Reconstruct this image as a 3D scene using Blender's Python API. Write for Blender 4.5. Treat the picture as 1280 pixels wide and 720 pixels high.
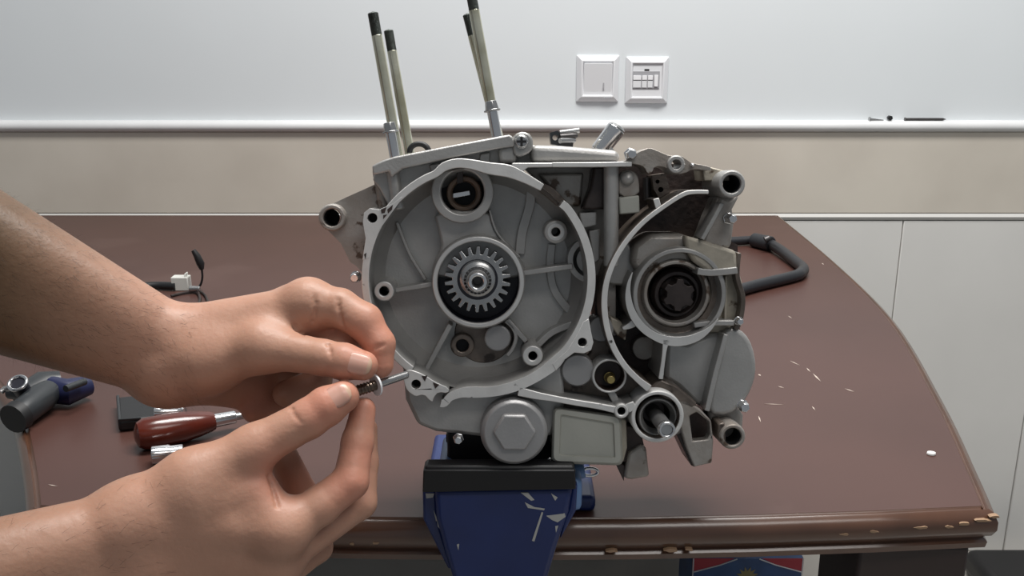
import bpy, bmesh, math, random
import numpy as np
from mathutils import Vector, Matrix
from mathutils.geometry import tessellate_polygon
random.seed(7)
for o in list(bpy.data.objects): bpy.data.objects.remove(o)
S = bpy.context.scene
COL = S.collection
# ------------------------------------------------------------------ camera, light, exposure
FPX, PITCH, CAMZ = 1200.0, math.radians(16.0), 1.13
cam = bpy.data.cameras.new('camera'); cam.sensor_width = 36.0; cam.lens = FPX/1280*36.0; cam.clip_start = 0.02
camo = bpy.data.objects.new('camera', cam); COL.objects.link(camo)
camo.location = (0, 0, CAMZ); camo.rotation_euler = (math.pi/2-PITCH, 0, 0)
S.camera = camo
w = bpy.data.worlds.new('room_light'); S.world = w; w.use_nodes = True
w.node_tree.nodes['Background'].inputs[0].default_value = (0.86, 0.93, 1.0, 1)
w.node_tree.nodes['Background'].inputs[1].default_value = 0.20
def area_lamp(name, loc, rot, sx, sy, power, col):
    l = bpy.data.lights.new(name, 'AREA'); l.shape = 'RECTANGLE'; l.size = sx; l.size_y = sy; l.energy = power; l.color = col
    o = bpy.data.objects.new(name, l); COL.objects.link(o); o.location = loc; o.rotation_euler = rot
    return o
area_lamp('ceiling_lamp', (0.25, 0.95, 2.65), (0, 0, 0), 1.4, 0.5, 46, (1.0, 0.98, 0.95))  # the room's ceiling lamp, out of view
area_lamp('ceiling_lamp', (0.75, -0.55, 2.65), (math.radians(10), 0, 0), 1.3, 0.5, 10, (1.0, 0.96, 0.92))  # added unseen fill lamp behind the camera
S.view_settings.view_transform = 'Standard'; S.view_settings.look = 'None'
S.view_settings.gamma = 1.0; S.view_settings.use_curve_mapping = False
S.view_settings.exposure = 0.33

# ------------------------------------------------------------------ photo pixels to places
CAMP = Vector((0, 0, CAMZ))
FW = Vector((0, math.cos(PITCH), -math.sin(PITCH))); UP = Vector((0, math.sin(PITCH), math.cos(PITCH))); RT = Vector((1, 0, 0))
def ray(u, v): return FW + RT*((u-640)/FPX) + UP*((360-v)/FPX)
def at_d(u, v, d): return CAMP + ray(u, v)*d
def at_z(u, v, z): r = ray(u, v); return CAMP + r*((z-CAMZ)/r.z)
def at_y(u, v, y): r = ray(u, v); return CAMP + r*(y/r.y)
TZ = 0.75                                   # table top
WY = 1.865                                  # wall face

# ------------------------------------------------------------------ materials
MATS = {}
def mat(name, col, rough=0.5, metal=0.0, var=0.0, vscale=40, bump=0.0, bscale=200, spots=None, coat=0.0, sss=0.0, spec=0.5, col2=None):
    """principled material; var mixes a second tone by noise, spots = (colour, scale, threshold) adds irregular stains"""
    m = bpy.data.materials.new(name); m.use_nodes = True; nt = m.node_tree; N = nt.nodes; L = nt.links
    b = N['Principled BSDF']; b.inputs['Roughness'].default_value = rough; b.inputs['Metallic'].default_value = metal
    b.inputs['Base Color'].default_value = (*col, 1); b.inputs['Coat Weight'].default_value = coat; b.inputs['Specular IOR Level'].default_value = spec
    if coat: b.inputs['Coat Roughness'].default_value = 0.2
    if sss:
        b.inputs['Subsurface Weight'].default_value = sss; b.inputs['Subsurface Radius'].default_value = (1.0, 0.35, 0.2); b.inputs['Subsurface Scale'].default_value = 0.004
    tc = N.new('ShaderNodeTexCoord'); out = None
    def noise(scale, detail=4):
        n = N.new('ShaderNodeTexNoise'); n.inputs['Scale'].default_value = scale; n.inputs['Detail'].default_value = detail
        L.new(tc.outputs['Object'], n.inputs['Vector']); return n
    def mixc(fac, a, c):
        x = N.new('ShaderNodeMix'); x.data_type = 'RGBA'; L.new(fac, x.inputs[0])
        if hasattr(a, 'links'): L.new(a, x.inputs[6])
        else: x.inputs[6].default_value = (*a, 1)
        x.inputs[7].default_value = (*c, 1); return x.outputs[2]
    cur = col
    if var:
        n = noise(vscale); r = N.new('ShaderNodeValToRGB'); r.color_ramp.elements[0].position = 0.35; r.color_ramp.elements[1].position = 0.7
        L.new(n.outputs[0], r.inputs[0]); c2 = col2 or tuple(max(0, c*(1-var)) for c in col)
        cur = mixc(r.outputs[0], cur, c2)
    if spots:
        sc, ss, th = spots; n = noise(ss, 6); r = N.new('ShaderNodeValToRGB')
        r.color_ramp.elements[0].position = th; r.color_ramp.elements[1].position = min(1, th+0.05); L.new(n.outputs[0], r.inputs[0])
        cur = mixc(r.outputs[0], cur, sc)
    if hasattr(cur, 'links'): L.new(cur, b.inputs['Base Color'])
    if bump:
        n = noise(bscale, 3); bp = N.new('ShaderNodeBump'); bp.inputs['Strength'].default_value = bump; bp.inputs['Distance'].default_value = 0.002
        L.new(n.outputs[0], bp.inputs['Height']); L.new(bp.outputs[0], b.inputs['Normal'])
    MATS[name] = m; return m
mat('cast', (0.42, 0.413, 0.40), 0.42, 0.45, 0.25, 28, 0.12, 500)
mat('cast_worn', (0.37, 0.352, 0.33), 0.45, 0.4, 0.35, 45, 0.15, 400, spots=((0.10, 0.07, 0.052), 80, 0.60), col2=(0.26, 0.225, 0.195))
mat('machined', (0.64, 0.635, 0.62), 0.38, 0.45, 0.12, 60, 0.05, 600)
mat('gasket_face', (0.68, 0.675, 0.66), 0.45, 0.35, 0.15, 60, 0.05, 600, spots=((0.06, 0.055, 0.05), 95, 0.67))
mat('grime', (0.042, 0.026, 0.022), 0.5, 0.1, 0.5, 90, 0.3, 250)  # dark grease, also used for shade in gaps and cavities
mat('oily', (0.19, 0.155, 0.13), 0.35, 0.4, 0.55, 55, 0.2, 300, spots=((0.04, 0.03, 0.025), 60, 0.6))
mat('dusty', (0.44, 0.40, 0.33), 0.55, 0.25, 0.3, 50, 0.2, 300, spots=((0.09, 0.06, 0.04), 60, 0.63))
mat('dark_oil', (0.055, 0.043, 0.04), 0.35, 0.4, 0.4, 80, 0.15, 300)
mat('steel', (0.42, 0.42, 0.42), 0.27, 0.85, 0.15, 80)
mat('bright_steel', (0.66, 0.66, 0.67), 0.16, 0.95)
mat('dark_steel', (0.10, 0.095, 0.095), 0.35, 0.7, 0.2, 60)
mat('bore', (0.012, 0.012, 0.02), 0.4)  # near-black, the shade inside bores put into the colour
mat('hole', (0.010, 0.010, 0.012), 0.7)  # near-black, stands in for the darkness down the holes
mat('zinc', (0.74, 0.72, 0.58), 0.16, 0.8, 0.25, 30, col2=(0.36, 0.33, 0.2))
mat('stud_thread', (0.11, 0.125, 0.115), 0.45, 0.6, 0.3, 150, 0.5, 900)
mat('brown_bore', (0.15, 0.10, 0.07), 0.4, 0.3, 0.4, 60)
mat('brass', (0.42, 0.33, 0.13), 0.35, 0.8)
mat('plug_grey', (0.35, 0.345, 0.345), 0.42, 0.45, 0.15, 30, 0.08, 500)
mat('box_grey', (0.42, 0.42, 0.375), 0.5, 0.2, 0.15, 25, 0.06, 400)
mat('blue_paint', (0.007, 0.022, 0.115), 0.4, 0.0, 0.2, 25, 0.05, 200)
mat('blue_light', (0.12, 0.22, 0.42), 0.4)  # vise blue made paler, its highlight put into the colour
mat('chipped', (0.40, 0.40, 0.38), 0.5)
mat('black_jaw', (0.008, 0.008, 0.009), 0.45, 0.2)
mat('black_rubber', (0.009, 0.009, 0.010), 0.45)
mat('black_plastic', (0.022, 0.025, 0.028), 0.35)
mat('navy_plastic', (0.012, 0.015, 0.055), 0.35)
mat('red_handle', (0.10, 0.016, 0.008), 0.22, coat=0.25, var=0.3, vscale=30)
mat('bar_grey', (0.026, 0.027, 0.031), 0.4, 0.3)
mat('connector', (0.62, 0.62, 0.58), 0.5)
mat('white_plastic', (0.74, 0.75, 0.77), 0.3)
mat('grey_plastic', (0.36, 0.36, 0.38), 0.4)
mat('pale_window', (0.85, 0.85, 0.87), 0.25)
mat('paint', (0.70, 0.735, 0.755), 0.6, 0, 0.05, 2.0, 0.02, 60)
mat('ledge', (0.72, 0.725, 0.73), 0.4, 0, 0.08, 10, spots=((0.42, 0.40, 0.36), 9, 0.70))
mat('beige_tile', (0.60, 0.555, 0.485), 0.3, 0, 0.14, 6, col2=(0.54, 0.495, 0.43))
mat('white_tile', (0.68, 0.67, 0.645), 0.22, 0, 0.05, 5)
mat('grout', (0.45, 0.44, 0.41), 0.8)
mat('floor_tile', (0.40, 0.38, 0.35), 0.35, 0, 0.1, 6)
mat('table', (0.075, 0.034, 0.027), 0.38, 0, 0.14, 5, spots=((0.086, 0.043, 0.035), 3, 0.62), coat=0.06, spec=0.33)
mat('table_edge', (0.095, 0.043, 0.025), 0.28, 0, 0.3, 22, coat=0.5, spots=((0.42, 0.30, 0.17), 60, 0.72))
mat('table_under', (0.030, 0.018, 0.016), 0.5)
mat('chip', (0.50, 0.42, 0.36), 0.6)
mat('worn_edge', (0.30, 0.19, 0.115), 0.6)
mat('white_bit', (0.8, 0.8, 0.78), 0.6)
mat('card_blue', (0.018, 0.06, 0.17), 0.4, var=0.4, vscale=18)
mat('card_red', (0.25, 0.015, 0.028), 0.4)
mat('card_white', (0.4, 0.4, 0.42), 0.5)
mat('card_gold', (0.16, 0.135, 0.055), 0.5)
mat('nail', (0.54, 0.30, 0.235), 0.3, sss=0.1)
mat('nail_edge', (0.53, 0.35, 0.25), 0.35)
mat('shirt', (0.05, 0.055, 0.07), 0.85, 0, 0.15, 60)
mat('trousers', (0.03, 0.035, 0.055), 0.85)
mat('shoe', (0.02, 0.018, 0.017), 0.5)
mat('hair', (0.012, 0.010, 0.009), 0.5)
mat('eye_white', (0.8, 0.8, 0.78), 0.2)
mat('wood_stool', (0.25, 0.14, 0.07), 0.5, 0, 0.2, 20)
mat('thread', (0.13, 0.10, 0.08), 0.3, 0.8)
def skin_material():
    m = mat('skin', (0.50, 0.27, 0.19), 0.45, 0, 0.0, sss=0.12, spec=0.35); nt = m.node_tree; N = nt.nodes; L = nt.links; b = N['Principled BSDF']
    tc = N.new('ShaderNodeTexCoord')
    n = N.new('ShaderNodeTexNoise'); n.inputs['Scale'].default_value = 45; n.inputs['Detail'].default_value = 5; L.new(tc.outputs['Object'], n.inputs['Vector'])
    x = N.new('ShaderNodeMix'); x.data_type = 'RGBA'; x.inputs[6].default_value = (0.46, 0.262, 0.185, 1); x.inputs[7].default_value = (0.385, 0.205, 0.14, 1); L.new(n.outputs[0], x.inputs[0])
    a = N.new('ShaderNodeAttribute'); a.attribute_name = 'blush'
    y = N.new('ShaderNodeMix'); y.data_type = 'RGBA'; L.new(a.outputs['Fac'], y.inputs[0]); L.new(x.outputs[2], y.inputs[6]); y.inputs[7].default_value = (0.50, 0.215, 0.148, 1)
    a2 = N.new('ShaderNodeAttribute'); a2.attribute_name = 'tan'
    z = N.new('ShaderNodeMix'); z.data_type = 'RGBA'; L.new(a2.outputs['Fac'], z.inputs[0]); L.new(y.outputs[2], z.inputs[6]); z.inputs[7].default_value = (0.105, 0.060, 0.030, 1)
    L.new(z.outputs[2], b.inputs['Base Color'])
    v = N.new('ShaderNodeTexNoise'); v.inputs['Scale'].default_value = 260; v.inputs['Detail'].default_value = 4; L.new(tc.outputs['Object'], v.inputs['Vector'])
    bp = N.new('ShaderNodeBump'); bp.inputs['Strength'].default_value = 0.25; bp.inputs['Distance'].default_value = 0.0012; L.new(v.outputs[0], bp.inputs['Height']); L.new(bp.outputs[0], b.inputs['Normal'])
skin_material()

# ------------------------------------------------------------------ mesh kit
class MB:
    def __init__(s): s.v = []; s.f = []; s.m = []
    def add(s, vs, fs, mi=0):
        o = len(s.v); s.v += [tuple(p) for p in vs]
        for i, f in enumerate(fs):
            s.f.append(tuple(o+k for k in f)); s.m.append(mi[i] if isinstance(mi, list) else mi)
        return s
    def box(s, a, b, mi=0):
        (x0, y0, z0), (x1, y1, z1) = a, b
        return s.add([(x0,y0,z0),(x1,y0,z0),(x1,y1,z0),(x0,y1,z0),(x0,y0,z1),(x1,y0,z1),(x1,y1,z1),(x0,y1,z1)],
                     [(0,3,2,1),(4,5,6,7),(0,1,5,4),(1,2,6,5),(2,3,7,6),(3,0,4,7)], mi)
    def prism(s, front, back, holes=(), hback=(), mi=0, fi=None):
        """front/back: matching loops of 3D points; holes the same"""
        fi = mi if fi is None else fi
        n = len(front); s.add(list(front)+list(back), [(i, (i+1) % n, n+(i+1) % n, n+i) for i in range(n)], mi)
        if not holes:
            s.add(front, [tuple(range(n))], fi); s.add(back, [tuple(reversed(range(n)))], mi)
        else:
            for k, h in enumerate(holes):
                q = len(h); s.add(list(h)+list(hback[k]), [(i, (i+1) % q, q+(i+1) % q, q+i) for i in range(q)], mi)
            for loops, m_ in (([front]+list(holes), fi), ([back]+list(hback), mi)):
                t = tessellate_polygon([[Vector(p) for p in l] for l in loops]); s.add([p for l in loops for p in l], [tuple(x) for x in t], m_)
        return s
    def tube(s, p0, p1, r0, r1=None, n=20, mi=0):
        p0, p1 = Vector(p0), Vector(p1); r1 = r0 if r1 is None else r1
        d = (p1-p0).normalized(); a = d.orthogonal().normalized(); b = d.cross(a)
        A = [p0+(a*math.cos(2*math.pi*i/n)+b*math.sin(2*math.pi*i/n))*r0 for i in range(n)]
        B = [p1+(a*math.cos(2*math.pi*i/n)+b*math.sin(2*math.pi*i/n))*r1 for i in range(n)]
        return s.prism(A, B, mi=mi)
    def pipe(s, pts, r, n=14, mi=0):
        pts = [Vector(p) for p in pts]; rings = []; rr = r if isinstance(r, (list, tuple)) else [r]*len(pts)
        a = (pts[1]-pts[0]).orthogonal().normalized()
        for i, p in enumerate(pts):
            t = (pts[min(i+1, len(pts)-1)]-pts[max(i-1, 0)]).normalized(); a = (a-t*a.dot(t)).normalized(); b = t.cross(a)
            rings.append([p+(a*math.cos(2*math.pi*k/n)+b*math.sin(2*math.pi*k/n))*rr[i] for k in range(n)])
        vs = [q for R_ in rings for q in R_]; fs = []
        for i in range(len(pts)-1):
            for k in range(n): fs.append((i*n+k, i*n+(k+1) % n, (i+1)*n+(k+1) % n, (i+1)*n+k))
        fs += [tuple(reversed(range(n))), tuple(range((len(pts)-1)*n, len(pts)*n))]
        return s.add(vs, fs, mi)
    def lathe(s, c, ax, prof, n=40, mi=0):
        """prof: (radius, position along ax, [mat])"""
        c, ax = Vector(c), Vector(ax).normalized(); a = ax.orthogonal().normalized(); b = ax.cross(a)
        vs = []
        for p in prof:
            vs += [c+ax*p[1]+(a*math.cos(2*math.pi*k/n)+b*math.sin(2*math.pi*k/n))*max(p[0], 1e-5) for k in range(n)]
        for i in range(len(prof)-1):
            m_ = prof[i+1][2] if len(prof[i+1]) > 2 else mi
            s.add([vs[i*n+k] for k in range(n)]+[vs[(i+1)*n+k] for k in range(n)], [(k, (k+1) % n, n+(k+1) % n, n+k) for k in range(n)], m_)
        return s
    def ball(s, c, r, n=16, mi=0):
        c = Vector(c); r = r if isinstance(r, (tuple, list)) else (r, r, r); vs = []; fs = []; h = n//2
        for i in range(h+1):
            t = math.pi*i/h
            for k in range(n): q = 2*math.pi*k/n; vs.append(c+Vector((r[0]*math.sin(t)*math.cos(q), r[1]*math.sin(t)*math.sin(q), r[2]*math.cos(t))))
        for i in range(h):
            for k in range(n): fs.append((i*n+k, (i+1)*n+k, (i+1)*n+(k+1) % n, i*n+(k+1) % n))
        return s.add(vs, fs, mi)
    def build(s, name, mats, parent=None, bevel=0, smooth=True, seg=2, angle=38):
        me = bpy.data.meshes.new(name); me.from_pydata(s.v, [], s.f)
        if isinstance(mats, str): mats = [mats]
        for k in mats: me.materials.append(MATS[k])
        me.polygons.foreach_set('material_index', s.m)
        bm = bmesh.new(); bm.from_mesh(me); bmesh.ops.remove_doubles(bm, verts=bm.verts, dist=2e-6)
        bmesh.ops.dissolve_degenerate(bm, dist=1e-6, edges=bm.edges)
        bmesh.ops.recalc_face_normals(bm, faces=bm.faces); bm.to_mesh(me); bm.free()
        o = bpy.data.objects.new(name, me); COL.objects.link(o)
        if parent: o.parent = parent
        if smooth:
            me.shade_smooth(); me.set_sharp_from_angle(angle=math.radians(angle))
        if bevel:
            b = o.modifiers.new('edge', 'BEVEL'); b.width = bevel; b.segments = seg; b.limit_method = 'ANGLE'; b.angle_limit = math.radians(35); b.harden_normals = False
        return o
def empty(name, loc=(0,0,0), label=None, cat=None, group=None):
    o = bpy.data.objects.new(name, None); COL.objects.link(o); o.location = loc; o.empty_display_size = 0.02
    return tag(o, label, cat, group)
def tag(o, label=None, cat=None, group=None, kind=None):
    if label: o['label'] = label
    if cat: o['category'] = cat
    if group: o['group'] = group
    if kind: o['kind'] = kind
    return o
def chaikin(p, n=2, closed=True):
    for _ in range(n):
        q = []; m = len(p)
        for i in range(m if closed else m-1):
            a, b = p[i], p[(i+1) % m]
            q += [tuple(.75*x+.25*y for x, y in zip(a, b)), tuple(.25*x+.75*y for x, y in zip(a, b))]
        p = q if closed else [p[0]]+q+[p[-1]]
    return p
def spline(p, n=8):
    """Catmull-Rom through tuples of any length"""
    out = []
    for i in range(len(p)-1):
        a, b, c, d = p[max(i-1, 0)], p[i], p[i+1], p[min(i+2, len(p)-1)]
        for k in range(n):
            t = k/n
            out.append(tuple(.5*((2*B)+(C-A)*t+(2*A-5*B+4*C-D)*t*t+(3*B-A-3*C+D)*t**3) for A, B, C, D in zip(a, b, c, d)))
    return out+[p[-1]]

# ================================================================== SETTING
floor = tag(MB().box((-2.6, -1.6, -0.05), (2.6, WY+.1, 0.0)).build('floor', 'floor_tile'), 'beige tiled floor below the table', None, None, 'structure')
wall = tag(MB().box((-2.6, WY, 0.0), (2.6, WY+.12, 2.75)).build('wall_back', 'paint'), 'white painted wall with tiled lower part', None, None, 'structure')
z_l0, z_l1 = at_y(640, 165, WY-.012).z, at_y(640, 151, WY-.012).z
def ledge_profile():
    c = (z_l0+z_l1)/2; h = (z_l1-z_l0)/2; pts = [(WY+.002, z_l0)]
    for i in range(9):
        a = -math.pi/2+math.pi*i/8; pts.append((WY-.008-.012*math.cos(a), c+h*math.sin(a)))
    pts.append((WY+.002, z_l1)); return pts
lp = ledge_profile()
MB().prism([(-2.6, y, z) for y, z in lp], [(2.6, y, z) for y, z in lp]).build('ledge_moulding', 'ledge', wall)
z_b0 = at_y(640, 266, WY).z
MB().box((-2.6, WY-.004, 0), (2.6, WY+.001, z_l0+.002)).build('grout_bed', 'grout', wall)
def tile_mesh(wd, ht, m, th=.008):
    me = MB().box((0, 0, 0), (wd, th, ht)).build('tile_source', m, None, .0015); me.data.name = 'tile'; return me
j0 = at_y(1128, 268, WY).x
def lay(src, name, x0, x1, wd, z):
    jj = j0 if wd < 1 else 1.05
    k = math.floor((x0-jj)/wd)
    while jj+k*wd < x1:
        o = src.copy(); COL.objects.link(o); o.name = name; o.parent = wall; o.location = (jj+k*wd+.0012, WY-.009, z); k += 1
s1 = tile_mesh(2.1-.0009, z_l0-z_b0-.001, 'beige_tile'); lay(s1, 'border_tile', -1.1, 1.06, 2.1, z_b0+.001)
s2 = tile_mesh(.3-.0024, z_b0-.0155, 'white_tile'); lay(s2, 'tile', -2.4, 2.3, .3, .0010)
for s_ in (s1, s2): bpy.data.objects.remove(s_)
pr = [(WY+.001, z_b0-.013), (WY-.010, z_b0-.012), (WY-.0135, z_b0-.006), (WY-.010, z_b0+.0), (WY+.001, z_b0+.0005)]
MB().prism([(-2.6, y, z) for y, z in pr], [(2.6, y, z) for y, z in pr]).build('pencil_trim', 'white_tile', wall, 0)

# ---- wall switch plates
def plate_thing(name, u0, v0, u1, v1, label, cat):
    a, b = at_y(u0, v1, WY), at_y(u1, v0, WY); wd, ht = b.x-a.x, b.z-a.z; t = empty(name, ((a.x+b.x)/2, WY, a.z), label, cat)
    def fr(i, d): return [(-wd/2+i, -d, i), (wd/2-i, -d, i), (wd/2-i, -d, ht-i), (-wd/2+i, -d, ht-i)]
    m = MB(); L = [fr(0, -.0003), fr(0, .003), fr(.009, .011), fr(.0115, .011), fr(.0125, .008)]
    for p, q in zip(L, L[1:]): m.add(p+q, [(i, (i+1) % 4, 4+(i+1) % 4, 4+i) for i in range(4)])
    m.add(L[-1], [(0,1,2,3)]); m.build('cover_plate', 'white_plastic', t, .0008)
    return t, wd, ht
t, wd, ht = plate_thing('light_switch', 720, 69, 774, 127, 'white wall switch with one large rocker above the ledge', 'switch')
rk = MB(); rk.prism([(-wd/2+.0135, -.0075, .014), (wd/2-.0135, -.0075, .014), (wd/2-.0135, -.0135, ht-.014), (-wd/2+.0135, -.0135, ht-.014)][::1],
                    [(-wd/2+.0135, -.006, .014), (wd/2-.0135, -.006, .014), (wd/2-.0135, -.006, ht-.014), (-wd/2+.0135, -.006, ht-.014)])
rko = rk.build('rocker', 'white_plastic', t, .0006)
MB().box((.010, -.0105, .024), (.0122, -.0082, .036)).build('indicator_mark', 'grey_plastic', rko)
MB().box((wd/2-.026, -.0115, .0075), (wd/2-.014, -.0108, .0092)).build('maker_mark', 'grey_plastic', t)
t, wd, ht = plate_thing('phone_socket', 781, 71, 836, 129, 'white wall socket plate with row of small windows beside the switch', 'socket')
MB().box((-wd/2+.013, -.0095, .028), (wd/2-.017, -.0078, ht-.026)).build('socket_insert', 'grey_plastic', t, .0005)
for x0, x1, c in ((-.027, -.012, 'pale_window'), (-.010, -.001, 'pale_window'), (.001, .010, 'pale_window')):
    MB().box((x0, -.0115, ht-.042), (x1, -.0093, ht-.034)).build('window_tab', c, t, .0003)
    MB().box((x0, -.0105, .030), (x1, -.0093, ht-.044)).build('socket_shutter', 'white_plastic', t, .0003)
MB().box((.013, -.0115, .032), (.020, -.0093, ht-.033)).build('side_tab', 'pale_window', t, .0003)
MB().box((-.006, -.0090, ht-.027), (.003, -.0079, ht-.022)).build('lamp_mark', 'dark_steel', t)
MB().box((wd/2-.028, -.0115, .0075), (wd/2-.013, -.0108, .0092)).build('maker_mark', 'grey_plastic', t)

# ---- bits lying on the ledge
zl = z_l1
def on_ledge(u, r): p = at_y(u, 154, WY-.009); return Vector((p.x, WY-.009, zl+r))
a = on_ledge(1087, .0026); b = on_ledge(1104, .0010)
t = empty('screw', a, 'short grey screw lying on the wall ledge beside a black nut', 'screw')
MB().tube((0, 0, 0), b-a, .0026, .0008).build('shank', 'steel', t); MB().tube((-.002, 0, .0), (0.0005, 0, 0), .0046, .0046).build('head', 'steel', t)
t = empty('nut', on_ledge(1111.5, .005), 'small black nut standing on the wall ledge', 'nut')
MB().tube((0, -.004, 0), (0, .004, 0), .005, .005, 6).build('body', 'black_rubber', t, .0006)
MB().tube((0, -.0043, 0), (0, .0043, 0), .0022, .0022, 12).build('bore', 'hole', t)
a = on_ledge(1131, .0026); b = on_ledge(1182, .0026)
t = empty('long_nail', a, 'long dark nail lying on the wall ledge', 'nail')
MB().tube((0, 0, 0), (b-a)*.92, .0026).build('shank', 'dark_steel', t); MB().tube((b-a)*.92, b-a, .0026, .0003).build('point', 'dark_steel', t)
MB().tube((-.0012, 0, 0), (0, 0, 0), .0036).build('head', 'dark_steel', t)

# ================================================================== TABLE
def tp(u, v): p = at_z(u, v, TZ); return (p.x, p.y)
ny = at_z(640, 657, TZ).y
right = [tp(1250, 641), tp(1228, 592), tp(1183, 500), tp(1120, 398), tp(1045, 325), (tp(979, 271)[0], WY-.016)]
left = [tp(31, 640), tp(27, 590), tp(15, 525), tp(0, 497)]
lx = left[-1]; left += [(lx[0]-.115, lx[1]+.14), (lx[0]-.33, lx[1]+.42), (lx[0]-.56, lx[1]+.74), (lx[0]-.62, WY-.016)]
yc = (right[0][1]+left[0][1])/2
rs = [(x, y) for x, y in spline(right, 6)]; ls = [(x, y) for x, y in spline(left, 6)]
plan = [(right[0][0]*k/8*1.0+left[0][0]*(1-k/8), ny+(yc-ny)*abs(k/4-1)**2) for k in range(9)]
loop = plan[1:-1]+rs+ls[::-1]
tab = empty('desk', (0, ny, 0), 'large brown wooden desk with curved sides against the tiled wall', 'desk')
def offset(lp, d):
    n = len(lp); out = []
    for i in range(n):
        a, b, c = Vector(lp[i-1]), Vector(lp[i]), Vector(lp[(i+1) % n]); e1, e2 = (b-a), (c-b)
        n1 = Vector((e1.y, -e1.x)).normalized(); n2 = Vector((e2.y, -e2.x)).normalized(); m_ = (n1+n2); m_ = m_.normalized()/max(.5, math.sqrt((1+n1.dot(n2))/2))
        out.append(tuple(b-m_*d))
    return out
m = MB(); prof = [(.012, TZ), (.0105, TZ-.0022), (.0088, TZ-.0024), (.0072, TZ-.0005), (.003, TZ-.003), (0, TZ-.009), (0, TZ-.016), (.003, TZ-.022), (.007, TZ-.0235), (.008, TZ-.026), (.005, TZ-.029), (.006, TZ-.034), (.02, TZ-.036)]
loops = [[(x, y-ny, z) for x, y in offset(loop, d)] for d, z in prof]; n = len(loop)
for i in range(len(loops)-1): m.add(loops[i]+loops[i+1], [(k, (k+1) % n, n+(k+1) % n, n+k) for k in range(n)], 1)
m.add(loops[0], [tuple(range(n))], 0); m.add(loops[-1], [tuple(range(n))], 1)
m.build('table_top', ['table', 'table_edge'], tab, angle=50)
def leg(x, y):
    MB().box((x-.045, y-ny-.045, 0.0), (x+.045, y-ny+.045, TZ-.0365)).build('leg', 'table_under', tab, .003)
leg(.327, ny+.075); leg(-.327, ny+.075); leg(.40, WY-.16); leg(-.85, WY-.16)
MB().box((-.28, .085, TZ-.075), (.28, .105, TZ-.0365)).build('apron', 'table_under', tab, .002)
# chips and scratches in the table varnish
def chip(u, v, u2, v2, wpx, name='varnish_scratch'):
    a, b = Vector((*tp(u, v), TZ)), Vector((*tp(u2, v2), TZ)); d = (b-a).normalized(); s_ = Vector((-d.y, d.x, 0))*(wpx/1200*.8)
    q = [a, a+(b-a)*.4+s_, b, a+(b-a)*.5-s_]
    MB().prism([p-Vector((0, ny, -.0003)) for p in q], [p-Vector((0, ny, .0003)) for p in q]).build(name, 'chip', tab)
for c in ((1016, 467, 1026, 477, 1.6), (1008, 460, 1013, 465, 1.2), (987, 451, 1000, 457, 1.0), (1056, 486, 1068, 490, 1.3), (972, 483, 980, 485, 1.2), (948, 468, 951, 470, 2), (955, 505, 980, 506, .8), (1027, 329, 1030, 331, 1.5), (985, 395, 990, 398, 1), (1015, 508, 1019, 513, 1), (948, 520, 951, 528, 1), (60, 606, 72, 608, .8)): chip(*c)
# worn spots on the front edge
def edge_wear(u, v, wpx):
    x_ = at_y(u, v, ny).x; y_ = None
    for a, b in zip(loop[:9], loop[1:10]):
        if min(a[0], b[0]) <= x_ <= max(a[0], b[0]) and abs(b[0]-a[0]) > 1e-6: y_ = a[1]+(b[1]-a[1])*(x_-a[0])/(b[0]-a[0])
    if y_ is None: y_ = loop[7][1]
    p = at_y(u, v, y_); k = wpx/1200*.8; n_ = 11; q_ = []
    for i_ in range(n_):
        a = 2*math.pi*i_/n_; rr = .7+.6*random.random(); q_.append((p.x+k*math.cos(a)*rr, p.z+(.0009+.0005*random.random())*math.sin(a)*rr))
    MB().prism([(x, y_-ny-.0003, z) for x, z in q_], [(x, y_-ny+.004, z) for x, z in q_]).build('edge_wear', 'worn_edge', tab)
for e_ in ((1243, 646, 6), (1228, 651, 9), (1205, 655, 7), (1186, 659, 5), (1152, 660, 8), (1092, 665, 5), (1056, 668, 6), (838, 688, 8), (862, 687, 4), (765, 689, 6), (470, 679, 4), (440, 680, 3)): edge_wear(*e_)
# a white crumb of paper
p = at_z(1164, 568, TZ); q = []
for k in range(9): a = 2*math.pi*k/9; q.append((.0034*math.cos(a)*(1+.2*random.random()), .0030*math.sin(a)*(1+.2*random.random()), 0))
o = MB().prism([(x, y, .0022) for x, y, _ in q], [(x*1.1, y*1.1, .0001) for x, y, _ in q]).build('paper_crumb', 'white_bit', None, .0004); o.location = p
tag(o, 'tiny white paper crumb lying on the brown desk', 'crumb')

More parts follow.
